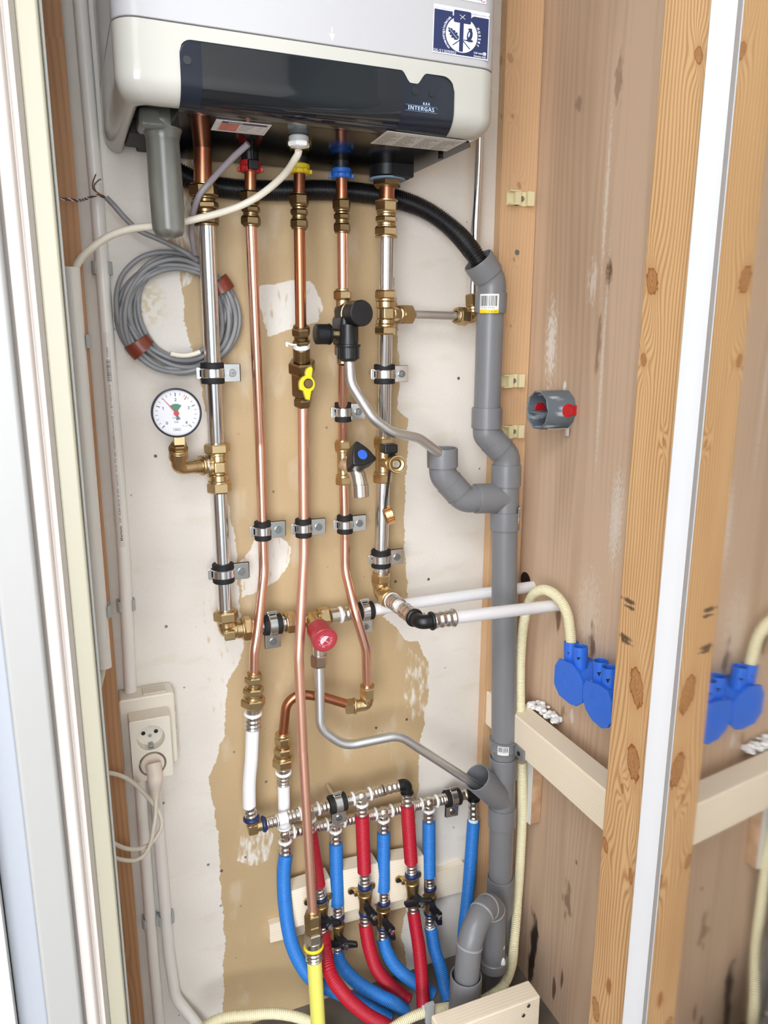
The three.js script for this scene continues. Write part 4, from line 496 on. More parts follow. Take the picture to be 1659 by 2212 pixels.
{ const t = thing('brass_elbow', 'brass elbow at the foot of the right-hand copper pipe', 'pipe fitting'), a = [.4324,-.5776,.08], k = [.4322,-.6145,.078], b = [.3944,-.6084,.07], c = [b[0], k[1], 0.072];
  stack(t, a, k, [['cyl', 0, 0.08, 0.0125, 'nut'], ['hex', 0.06, 0.6, 0.0135, 'nut'], ['cyl', 0.58, 0.8, 0.0115]], B); part(t, 'body', tube([lerp(a, k, 0.6), k, lerp(k, c, 0.55)], 0.0102, 0.006, 20), B); stack(t, k, c, [['cyl', 0.3, 0.6, 0.0108], ['ring', 0.5, 0.62, 0.0145, 'nut'], ['hex', 0.6, 0.95, 0.0145, 'nut']], B); }
pipe('copper_pipe', 'short looped copper pipe turning down behind the gas pipe', [[.3953,-.6085,.072], [.3593,-.5921,.067], [.2978,-.5745,.062], [.2878,-.6622,.058]], 0.0078, M.copperOld, [0.04, 0.045]);
fitting('brass_coupling', 'bright brass coupling under the short copper loop', [.2882,-.6469,.058], [.2893,-.7137,.053], [['cyl', 0, 0.04, 0.0105], ['cyl', 0.03, 0.12, 0.0125, 'nut'], ['hex', 0.1, 0.32, 0.0138, 'nut'], ['thread', 0.3, 0.42, 0.011], ['hex', 0.42, 0.6, 0.0158, 'hex_body'], ['thread', 0.58, 0.7, 0.0135], ['cyl', 0.68, 0.74, 0.0155], ['hex', 0.72, 0.96, 0.0188, 'nut'], ['cyl', 0.95, 1, 0.013]], B);

// return pipe, fifth
fitting('pipe_nut', 'brass backnut under the black trap housing', [[.4659,.2232,.08][0], .2258, 0.08], [.4659,.2156,.08], [['hex', 0, 1, 0.0218, 'nut'], ['cyl', 0.9, 1.1, 0.017, 'nut']], O, undefined, 'nut');
pipe('copper_pipe', 'short wide copper pipe under the black trap housing', [[.4659,.2168,.08], [.4652,.1923,.08]], 0.0115, M.copperOld);
fitting('brass_coupling', 'large bright brass coupling under the black trap housing', [.4652,.1975,.08], [.4646,.1439,.08], coupling(0.0172, 0.0182, 0.0172, 0.0125), B);
pipe('steel_pipe', 'shiny steel pipe between the right-hand brass coupling and the tee', [[.4646,.1459,.08], [.4641,.0635,.08]], 0.0113, M.steel);
{ const t = thing('brass_tee', 'brass tee in the right-hand steel pipe with a branch to the right', 'pipe fitting'), a = [.4641,.069,.08], b = [.4635,.0009,.08], c = lerp(a, b, 0.52);
  stack(t, a, b, [['cyl', 0, 0.02, 0.0145], ['hex', 0.015, 0.2, 0.0172, 'nut'], ['cyl', 0.19, 0.25, 0.0155, 'nut'], ['cyl', 0.25, 0.4, 0.0142], ['cyl', 0.4, 0.64, 0.013], ['cyl', 0.64, 0.75, 0.0142], ['cyl', 0.75, 0.81, 0.0155, 'nut'], ['hex', 0.8, 0.98, 0.0172, 'nut']], B);
  const e = [.5209,.035,.044]; stack(t, c, [e[0], c[1], 0.044], [['cyl', 0.2, 0.5, 0.0105], ['ring', 0.46, 0.6, 0.0135, 'nut'], ['hex', 0.55, 0.98, 0.0162, 'nut']], B, [0, 1, 0]); part(t, 'body', box([c[0] - 0.0085, c[1] - 0.008, 0.085], [c[0] + 0.0085, c[1] + 0.008, 0.0945], 0.002), B); }
pipe('metal_tube', 'short dull metal tube running level from the right-hand tee', [[[.5201,.035,.044][0], [.4634,.0338,.08][1], 0.044], [.6169,.0325,.045]], 0.0077, M.alu);
{ const t = thing('brass_elbow', 'brass elbow half hidden behind the top of the grey drain', 'pipe fitting'), a = [.6005,.033,.05], k = [.6396,.0306,.04], b = [.64,.0681,.034]; stack(t, a, k, [['ring', 0, 0.12, 0.0135, 'nut'], ['hex', 0.1, 0.62, 0.0148, 'nut']], B); part(t, 'body', tube([lerp(a, k, 0.5), k, lerp(k, b, 0.5)], 0.0102, 0.008, 18), B); stack(t, k, b, [['cyl', 0.3, 0.45, 0.0115], ['hex', 0.45, 0.98, 0.0138, 'nut']], B); }
pipe('steel_pipe', 'upright steel pipe going up behind the right edge of the boiler', [[.6401,.0652,.034], [.6444,.2731,.034], [[.6444,.2731,.034][0] + 0.001, 0.9, 0.034]], 0.0078, M.steel);
pipe('steel_pipe', 'shiny steel pipe between the right-hand tee and the drain cock', [[.4635,.0044,.08], [.4756,-.1672,.044]], 0.0113, M.steel);
clamp([.4689,-.0583,.0645], [0, 1, 0], [1, 0, 0], 0.0113, 'rubber-lined pipe clamp on the right-hand steel pipe below the tee');
{ const t = thing('drain_cock', 'brass drain cock with a black lever and a round open outlet', 'valve'), a = [.4756,-.1603,.044], b = [.4749,-.2383,.044], c = lerp(a, b, 0.55);
  stack(t, a, b, [['cyl', 0, 0.03, 0.0145], ['hex', 0.02, 0.2, 0.0168, 'nut'], ['cyl', 0.19, 0.25, 0.015, 'nut'], ['cyl', 0.24, 0.8, 0.0128], ['cyl', 0.74, 0.8, 0.015, 'nut'], ['hex', 0.78, 0.98, 0.0172, 'nut']], B);
  const o = [.4604,-.191,.138], dir = V(o).sub(V(c)).normalize(), o0 = V(o).addScaledVector(dir, -0.052); const oa = [o0.x, o0.y, o0.z];
  stack(t, c, o, [['cyl', 0.1, 0.55, 0.0085, 'neck'], ['hex', 0.4, 0.58, 0.0108, 'neck'], ['cyl', 0.58, 0.8, 0.008, 'neck']], B); part(t, 'outlet', lathe([[0, 0], [0.012, 0], [0.0142, 0.002], [0.0142, 0.011], [0.0132, 0.0128], [0.0118, 0.0128], [0.0108, 0.0095], [0.0075, 0.008], [0.0055, 0.0035], [0, 0.003]], 36).applyMatrix4(axisMatrix([o[0] - dir.x * 0.012, o[1] - dir.y * 0.012, o[2] - dir.z * 0.012], o)), B, 'open brass outlet'); part(t, 'screw', pieceGeo('hex', 0.003, 0.007, 0.0042).applyMatrix4(axisMatrix([o[0] - dir.x * 0.012, o[1] - dir.y * 0.012, o[2] - dir.z * 0.012], o)), M.screw);
  const l0 = [.4433,-.1683,.115], l1 = [.4662,-.1674,.125]; part(t, 'lever', [box([l0[0] - 0.001, l0[1] - 0.0075, 0.108], [l1[0] - 0.001, l0[1] + 0.007, 0.13], 0.003), tube([[.4617,-.1842,.112], [[.4591,-.1737,.118][0], l0[1] - 0.004, 0.118]], 0.006, 0.01, 12)], M.black, 'black lever');
  const cap0 = [.4504,-.273,.125]; const r1 = [[.4519,-.1986,.128], [.451,-.2193,.125], [.4473,-.2563,.122], [.4476,-.2693,.124], [.4492,-.272,.126]]; part(t, 'cap_strap', [sweep(spline(r1, 40), 0.0019, 8), pieceGeo('ring', -0.0018, 0.0018, 0.0138).applyMatrix4(axisMatrix([o[0] - dir.x * 0.008, o[1] - dir.y * 0.008, o[2] - dir.z * 0.008], o))], M.black);
  const ca = V([.4466,-.2763,.119]), cb = V([.4595,-.2723,.122]); part(t, 'outlet_cap', [lathe([[0, 0], [0.0105, 0], [0.0128, 0.0022], [0.013, 0.0135], [0.0115, 0.0145], [0.0108, 0.006], [0, 0.006]], 30).applyMatrix4(axisMatrix([ca.x, ca.y, ca.z], [cb.x, cb.y, cb.z]))], mat(0xc9a276, 0.3, 1), 'brass cap dangling on its strap'); const rib = []; for (let i = 0; i < 20; i++) rib.push(box([-0.0006, 0.003, 0.0125], [0.0006, 0.013, 0.0137], 0).rotateY(i * Math.PI / 10)); part(t, 'outlet_cap', rib.map((q) => q.applyMatrix4(axisMatrix([ca.x, ca.y, ca.z], [cb.x, cb.y, cb.z]))), mat(0xc9a276, 0.3, 1)); }
pipe('steel_pipe', 'shiny steel pipe below the drain cock', [[.4749,-.2367,.044], [.4714,-.4005,.044]], 0.0113, M.steel);
clamp([.4718,-.3676,.044], [0, 1, 0], [1, 0, 0], 0.0113, 'rubber-lined pipe clamp on the right-hand steel pipe below the drain cock');
{ const t = thing('brass_elbow', 'brass elbow at the foot of the right-hand steel pipe, turning towards the room', 'pipe fitting'), a = [.4718,-.3923,.044], k = [.471,-.4279,.044], b = [k[0] + 0.001, k[1], 0.086]; stack(t, a, k, [['cyl', 0, 0.1, 0.0145, 'nut'], ['hex', 0.08, 0.5, 0.0172, 'nut'], ['cyl', 0.48, 0.7, 0.0148]], B); part(t, 'body', tube([lerp(a, k, 0.6), k, lerp(k, b, 0.6)], 0.013, 0.012, 22), B); stack(t, k, b, [['cyl', 0.4, 0.6, 0.0148], ['hex', 0.58, 0.95, 0.0182, 'nut'], ['cyl', 0.9, 1, 0.014, 'nut']], B); }
{ const t = thing('press_elbow', 'press-fit elbow with a black bend, ahead of the front white pipe', 'pipe fitting'), k = [.471,-.4279,.044], a = [k[0] + 0.001, k[1], 0.0865], b = [k[0] + 0.003, k[1], 0.2], e = [k[0] + 0.062, k[1] + 0.001, 0.202];
  stack(t, a, b, [['ring', 0, 0.1, 0.0145, 'seal_ring', M.ringWhite], ['press', 0.06, 0.32, 0.0128, 'press_sleeve', M.sleeve], ['cyl', 0.3, 0.5, 0.0105, 'white_pipe', M.pex], ['press', 0.48, 0.8, 0.0128, 'press_sleeve', M.sleeve], ['ring', 0.77, 0.84, 0.0148, 'seal_ring', M.black]], M.sleeve);
  part(t, 'bend', tube([lerp(a, b, 0.8), b, lerp(b, e, 0.35)], 0.0112, 0.012, 22), M.black, 'black plastic bend'); stack(t, b, e, [['ring', 0.26, 0.36, 0.0148, 'seal_ring', M.black], ['press', 0.34, 0.92, 0.0128, 'press_sleeve', M.sleeve], ['ring', 0.88, 0.98, 0.0148, 'seal_ring', M.sleeve]], M.sleeve);
  pipe('white_pipe', 'front white plastic pipe crossing the grey drain to the plywood', [[e[0] - 0.003, e[1], 0.202], [.767,-.4535,.1549]], 0.0102, M.pex, 0.1); }

// level run from the left flow pipe to the right
{ const t = thing('brass_elbow', 'brass elbow at the foot of the left steel pipe, turning right', 'pipe fitting'), a = [.2056,-.4223,.044], k = [.2062,-.4591,.044], b = [.2465,-.462,.044], c = [b[0], k[1], 0.044]; stack(t, a, k, [['cyl', 0, 0.08, 0.0145, 'nut'], ['hex', 0.06, 0.5, 0.0198, 'nut'], ['cyl', 0.5, 0.75, 0.0148]], B); part(t, 'body', [tube([lerp(a, k, 0.6), k, lerp(k, c, 0.5)], 0.0135, 0.010, 22), box([k[0] - 0.008, k[1] - 0.007, 0.06], [k[0] + 0.009, k[1] + 0.008, 0.0695], 0.002)], B); stack(t, k, c, [['cyl', 0.35, 0.6, 0.0145], ['ring', 0.55, 0.68, 0.0182, 'nut'], ['hex', 0.64, 0.98, 0.0198, 'nut']], B, [0, 1, 0]);
  const y = k[1], d = .3208, f = .3004, v = .3471, w = .3788, p1 = .4226;
  pipe('steel_pipe', 'short level steel pipe between the left brass elbow and the red-capped safety valve', [[b[0] - 0.004, y, 0.044], [f + 0.006, y, 0.044]], 0.0113, M.steel);
  clamp([.2802, y, 0.044], [1, 0, 0.0], [0.06, -1, 0], 0.0113, 'rubber-lined pipe clamp on the short level steel pipe, its screw pointing down');
  const s = thing('safety_valve', 'brass safety valve with a round red cap, behind the copper gas pipe', 'valve'); stack(s, [f, y, 0.044], [w, y, 0.044], [['ring', 0, 0.08, 0.0165, 'nut'], ['hex', 0.05, 0.24, 0.0185, 'nut'], ['cyl', 0.22, 0.76, 0.0125], ['cyl', 0.74, 0.82, 0.0165, 'nut'], ['hex', 0.78, 0.97, 0.0185, 'nut']], B, [0, 1, 0]);
  const c0 = [v, y, 0.044], c1 = [v - 0.0005, y - 0.010, 0.118]; stack(s, c0, c1, [['cyl', 0, 0.42, 0.0135, 'bonnet'], ['cyl', 0.36, 0.5, 0.0165, 'bonnet'], ['cyl', 0.48, 0.9, 0.0188, 'cap', mat(0xa8353f, 0.35)], ['cyl', 0.84, 1, 0.0205, 'cap', mat(0xa8353f, 0.35)]], B);
  const capTex = canvasTex(256, 256, (x) => { x.fillStyle = '#b03a46'; x.fillRect(0, 0, 256, 256); x.translate(128, 128); x.rotate(0.7); x.fillStyle = '#e9c9cf'; x.beginPath(); x.arc(0, 0, 66, Math.PI * 0.5, Math.PI * 1.5); x.closePath(); x.fill(); x.fillStyle = '#f2dfe2'; x.strokeStyle = '#f2dfe2'; x.lineWidth = 3; x.beginPath(); x.arc(0, 0, 66, -1.5, 1.5); x.stroke(); x.font = 'bold 20px sans-serif'; x.textAlign = 'center'; x.fillText('flamco', 26, 4); const arc = (str, r, a0, a1) => { for (let i = 0; i < str.length; i++) { const a = a0 + (a1 - a0) * i / (str.length - 1); x.save(); x.rotate(a); x.translate(0, -r); x.fillText(str[i], 0, 0); x.restore(); } }; arc('Prescor', 78, 0.5, 1.9); arc('DN 15  3 bar', 78, 2.6, 5.2); });
  const dm = axisMatrix(c0, c1, [0, 1, 0]); part(s, 'cap_print', new THREE.CircleGeometry(0.0165, 32).rotateX(-Math.PI / 2).rotateY(Math.PI).translate(0, len(c0, c1) + 0.0004, 0).applyMatrix4(dm), mat(0xffffff, 0.4, 0, { map: capTex }));
  const o0 = [v + 0.0005, y - 0.018, 0.078], o1 = [o0[0], -.5293, 0.08]; stack(s, o0, o1, [['cyl', 0, 0.3, 0.0125, 'outlet'], ['thread', 0.28, 0.62, 0.0112, 'outlet', M.nickel], ['hex', 0.6, 0.98, 0.0142, 'outlet_nut', mat(0xb9a392, 0.28, 1)]], B);
  pipe('stainless_tube', 'bent stainless overflow tube running from the red-capped valve into the lower drain branch', [[o0[0], o1[1] + 0.004, 0.08], [.3459,-.6386,.086], [.3868,-.6758,.092], [.4831,-.6714,.1], [.6386,-.8011,.12]], 0.0080, M.stainless, [0.04, 0.05, 0.045], 'tube');
  const q = thing('press_coupling', 'silver press-fit coupling right of the red-capped valve', 'pipe fitting'); const pa = [w + 0.0005, y, 0.044], pb = [.4235, y + 0.0005, 0.044]; stack(q, pa, pb, [['cyl', 0, 0.36, 0.0125, 'body', M.nickel], ['ring', 0.36, 0.5, 0.0148, 'seal_ring', M.ringWhite], ['press', 0.48, 1, 0.0128, 'press_sleeve', M.sleeve]], M.nickel);
  pipe('white_pipe', 'rear white plastic pipe running behind the grey drain to a hole in the plywood', [[pb[0] - 0.003, pb[1], 0.044], [.5396,-.4564,.044], [.767,-.4489,.0636]], 0.0102, M.pex, 0.3);
  clamp([.4412, y + 0.0008, 0.044], [1, 0, 0], [0.1, -1, 0], 0.0104, 'rubber-lined pipe clamp on the rear white pipe, screw pointing down'); }
pipe('white_pipe', 'bent white plastic pipe below the leftmost copper pipe', [[.2349,-.6074,.078], [.2314,-.6762,.072], [.2272,-.7211,.066], [.2265,-.7677,.063]], 0.0108, M.pex, 0.3);
{ const t = thing('press_coupling', 'silver press-fit coupling below the leftmost brass coupling', 'pipe fitting'); stack(t, [.2357,-.581,.08], [.2346,-.6174,.0775], [['cyl', 0, 0.25, 0.012, 'body', M.nickel], ['ring', 0.22, 0.36, 0.0148, 'seal_ring', M.ringWhite], ['press', 0.34, 1, 0.0128, 'press_sleeve', M.sleeve]], M.nickel); }

// ---------- grey drain and hose ----------
const DR = 0.0222, DS = 0.0256, G = M.pvc;
const ringAt = (a, b, r = DR + 0.0006, w = 0.0012) => pieceGeo('cyl', 0, w, r).applyMatrix4(axisMatrix(a, b));
const drainPipe = (label, pts, R = 0.05) => solo('drain_pipe', tube(pts, DR, R, 36), G, label, 'drain pipe');
const cup = (a, b, r) => { const L = len(a, b); return lathe([[0, L], [r, L], [r, 0.0015], [r - 0.001, 0], [r - 0.0022, 0], [r - 0.003, 0.0015], [r - 0.003, L * 0.8], [0, L * 0.82]], 44).applyMatrix4(axisMatrix(a, b)); };
const barcode = (yellow) => canvasTex(200, 260, (c) => { c.fillStyle = '#eeeeec'; c.fillRect(0, 0, 200, 260); c.fillStyle = '#23262e'; let s = 11; for (let x = 12; x < 180;) { s = (s * 16807) % 2147483647; const w = 2 + s % 6; c.fillRect(x, 24, w, 140); x += w + 2 + (s >> 5) % 6; } c.font = '22px sans-serif'; c.fillText('711422 900463', 8, 194); if (yellow) { c.fillStyle = '#f2d21b'; c.fillRect(0, 212, 200, 48); c.fillStyle = '#333'; c.font = 'bold 20px sans-serif'; c.fillText('ø 40 mm', 100, 244); } });
// a label wrapped round an upright pipe: centre, radius, from angle to angle (0 = towards the room), from y to y
function wrap(c, r, a0, a1, y0, y1) { const g = new THREE.CylinderGeometry(r, r, y1 - y0, 16, 1, true, a0, a1 - a0); return g.translate(c[0], (y0 + y1) / 2, c[2]); }
{ const a = [.6194,.1181,.085], k = [.6472,.0867,.084], b = [.6463,.0371,.083];
  const t = thing('drain_elbow', 'grey drain elbow at the top, into which the black corrugated hose runs', 'drain fitting');
  const s1 = lerp(a, k, 0.72); part(t, 'socket', cup(a, s1, DS)); t.children[0].material = G;
  part(t, 'bend', tube([lerp(a, k, 0.5), k, lerp(k, b, 0.6)], DR + 0.0008, 0.03, 36), G); part(t, 'socket', cup(b, lerp(k, b, 0.36), DS), G);
  const m = [.6321,.0521,.083], l = [.6308,.0656,.083], q = [.6318,.0362,.083]; const c = lerp(k, b, 0.6); part(t, 'barcode_label', wrap([c[0], 0, c[2]], DS + 0.0004, -1.25, -0.02, q[1], l[1]), mat(0xffffff, 0.4, 0, { map: barcode(true) }), 'white barcode label with a yellow edge'); }
drainPipe('upper straight grey drain pipe beside the pine corner stud', [[.6462,.04,.083], [.6478,-.1199,.08]]);
{ const a = [.6477,-.1153,.08], a2 = [.648,-.1493,.08], k1 = [.6476,-.1602,.08], k2 = [.6849,-.198,.088], b = [.6849,-.2196,.088], t = thing('drain_elbow', 'grey drain offset bend below the upper drain pipe', 'drain fitting');
  part(t, 'socket', cup(a, a2, DS), G); part(t, 'bend', tube([a2, k1, k2, b], DR + 0.0006, 0.034, 36), G); const d1 = lerp(k1, k2, 0.28), d2 = lerp(k1, k2, 0.72); part(t, 'seam', [ringAt(d1, k2, DR + 0.0018), ringAt(d2, k2, DR + 0.0018), pieceGeo('cyl', 0, len(d1, d2), DR + 0.0013).applyMatrix4(axisMatrix(d1, d2))], G); }
{ const a = [.6846,-.2132,.088], b = [.6834,-.3261,.092], c = lerp(a, b, 0.5), t = thing('drain_tee', 'grey drain tee joining the open cup branch to the main drain', 'drain fitting');
  part(t, 'socket', cup(a, lerp(a, b, 0.32), DS), G); part(t, 'body', tube([lerp(a, b, 0.2), lerp(a, b, 0.85)], DR + 0.0008, 0.03, 36), G); part(t, 'socket', cup(b, lerp(a, b, 0.72), DS), G);
  const e = [.6254,-.2674,.088], f = [.6633,-.2696,.088]; part(t, 'socket', [cup(e, f, DS), pieceGeo('cyl', 0, len(e, c) * 0.98, DR + 0.0008).applyMatrix4(axisMatrix(e, c))], G);
  const c2 = [.6822,-.298,.092]; part(t, 'barcode_label', wrap([c2[0], 0, c2[2]], DS + 0.0004, 0.55, 1.5, -.3127, -.2839), mat(0xffffff, 0.4, 0, { map: barcode(true) }), 'white barcode label'); }
{ const a = [.5659,-.1794,.08], a2 = [.567,-.2103,.08], k1 = [.5682,-.2252,.08], k2 = [.6062,-.2679,.086], e = [.629,-.2677,.088], t = thing('drain_cup', 'grey open drain cup with a double bend that receives the upper stainless tube', 'drain fitting');
  part(t, 'socket', cup(a, a2, DS), G); part(t, 'bend', tube([a2, k1, k2, e], DR + 0.0006, 0.036, 36), G); const d1 = lerp(k1, k2, 0.27), d2 = lerp(k1, k2, 0.73); part(t, 'seam', [ringAt(d1, k2, DR + 0.0018), ringAt(d2, k2, DR + 0.0018), pieceGeo('cyl', 0, len(d1, d2), DR + 0.0013).applyMatrix4(axisMatrix(d1, d2))], G); }
drainPipe('long grey drain pipe passing in front of the two white pipes', [[.6833,-.3228,.092], [.6891,-.7631,.11]]);
{ const c = [.6886,-.7259,.109], t = thing('drain_clip', 'grey plastic drain clip screwed to the pale beam', 'pipe clip'); part(t, 'strap', lathe([[DR, -0.009], [DR + 0.0045, -0.009], [DR + 0.0048, -0.008], [DR + 0.0035, -0.006], [DR + 0.0035, 0.006], [DR + 0.0048, 0.008], [DR + 0.0045, 0.009], [DR, 0.009]], 40).translate(...c), G);
  const x = 0.6975; part(t, 'ear', [box([x - 0.003, c[1] - 0.010, c[2] + 0.028], [0.6998, c[1] + 0.010, c[2] + 0.055], 0.001), slab([[c[0] + DR * 0.7, -c[2] - DR * 0.65], [c[0] + DR * 0.75 + 0.002, -c[2] - DR * 0.65 - 0.003], [x - 0.001, -c[2] - 0.026], [0.6998, -c[2] - 0.03], [x - 0.002, -c[2] - 0.032], [c[0] + DR * 0.6, -c[2] - DR * 0.8 - 0.004]], 0.02, new THREE.Matrix4().makeBasis(new THREE.Vector3(1, 0, 0), new THREE.Vector3(0, 0, -1), new THREE.Vector3(0, 1, 0)).setPosition(0, c[1] - 0.01, 0), 0.0005)], G);
  part(t, 'screw', pieceGeo('cyl', 0, 0.002, 0.0042).applyMatrix4(axisMatrix([x - 0.003, c[1], c[2] + 0.042], [0, c[1], c[2] + 0.042])), M.dark);
  part(t, 'barcode_label', wrap(c, DR + 0.0052, -0.95, -0.2, c[1] - 0.010, c[1] + 0.007), mat(0xffffff, 0.4, 0, { map: barcode(false) }), 'small white barcode label'); }
{ const a = [.6881,-.7525,.11], b = [.6888,-.8937,.114], t = thing('drain_branch', 'grey drain branch with a slanting open mouth that receives the lower stainless tube', 'drain fitting');
  part(t, 'socket', cup(a, lerp(a, b, 0.3), DS), G); part(t, 'body', tube([lerp(a, b, 0.2), lerp(a, b, 0.85)], DR + 0.0008, 0.03, 36), G); part(t, 'socket', cup(b, lerp(a, b, 0.72), DS), G);
  const m0 = [.6235,-.7695,.128], j = lerp(a, b, 0.62), e = [m0[0], m0[1], m0[2]]; part(t, 'mouth', cup(e, lerp(e, j, 0.75), DS), G); part(t, 'body', pieceGeo('cyl', len(e, j) * 0.6, len(e, j), DR + 0.0008).applyMatrix4(axisMatrix(e, j)), G); }
drainPipe('lower grey drain pipe between the slanting branch and the floor', [[.6886,-.8907,.114], [.6926,-1.0143,.111]]);
{ const a = [.6923,-1.007,.111], b = [.6984,-1.1752,.109], t = thing('drain_socket', 'wide grey drain socket standing behind the bent drain near the floor', 'drain fitting'); part(t, 'socket', cup(a, lerp(a, b, 0.45), DS), G); part(t, 'body', tube([lerp(a, b, 0.1), [b[0], FLOOR + 0.001, b[2]]], DR + 0.001, 0.03, 36), G);  }
{ const p = [[.5697,-1.1458,.205], [.5758,-1.0122,.205], [.6493,-1.0007,.158], [.6539,-1.1435,.158]], t = thing('drain_bend', 'grey drain pipe bent over in an upside-down U near the floor', 'drain fitting'); const path = bend(p, [0.05, 0.05]);
  part(t, 'bend', sweep(path, DR, 36), G); const R2 = (i, w = 0.0022) => { const q = Math.round(i * (path.length - 1)), a = path[Math.max(0, q - 1)], b = path[Math.min(path.length - 1, q + 1)], d = b.clone().sub(a).normalize(), e = path[q].clone().addScaledVector(d, 1); return pieceGeo('cyl', -w, w, DR + 0.0012).applyMatrix4(axisMatrix(path[q].toArray(), e.toArray())); };
  part(t, 'seam', [0.1, 0.45, 0.62, 0.85].map((i) => R2(i)), M.pvcLine); const e = path[path.length - 1]; part(t, 'end_ring', pieceGeo('cyl', 0, 0.02, DS + 0.0015).translate(e.x, e.y - 0.012, e.z), G); const s = [.6416,-1.0087,.165]; part(t, 'sealant', [new THREE.SphereGeometry(0.006, 14, 10).scale(0.9, 2.2, 0.8).translate(...[.6627,-1.1363,.178]), new THREE.SphereGeometry(0.007, 14, 10).scale(1, 1.3, 0.8).translate(...[.6619,-1.1046,.172]), new THREE.SphereGeometry(0.008, 14, 10).scale(1.3, 0.7, 1).translate(...s)], M.caulk, 'white sealant blob'); }
{ const a = [.5702,-1.1027,.205], t = thing('drain_sleeve', 'wide grey drain sleeve at the bottom round the bent drain', 'drain pipe'); part(t, 'sleeve', cup(a, [a[0] - 0.004, FLOOR + 0.001, 0.205], 0.0282), G); }
{ const pts = [[.169,.2238,.022], [.2007,.2124,.02], [.2471,.2078,.0185], [.3159,.21,.0185], [.388,.2156,.0185], [.4558,.2155,.0185], [.5099,.21,.02], [.5588,.194,.028], [.598,.1619,.05], [.6135,.1288,.08], [.6229,.1141,.085]];
  solo('corrugated_hose', corrugated(spline(pts, 240), 0.0150, 0.0034, 0.0024, 18), mat(0x1b1b1c, 0.32), 'black corrugated hose running behind the pipes into the top grey drain elbow', 'hose'); }

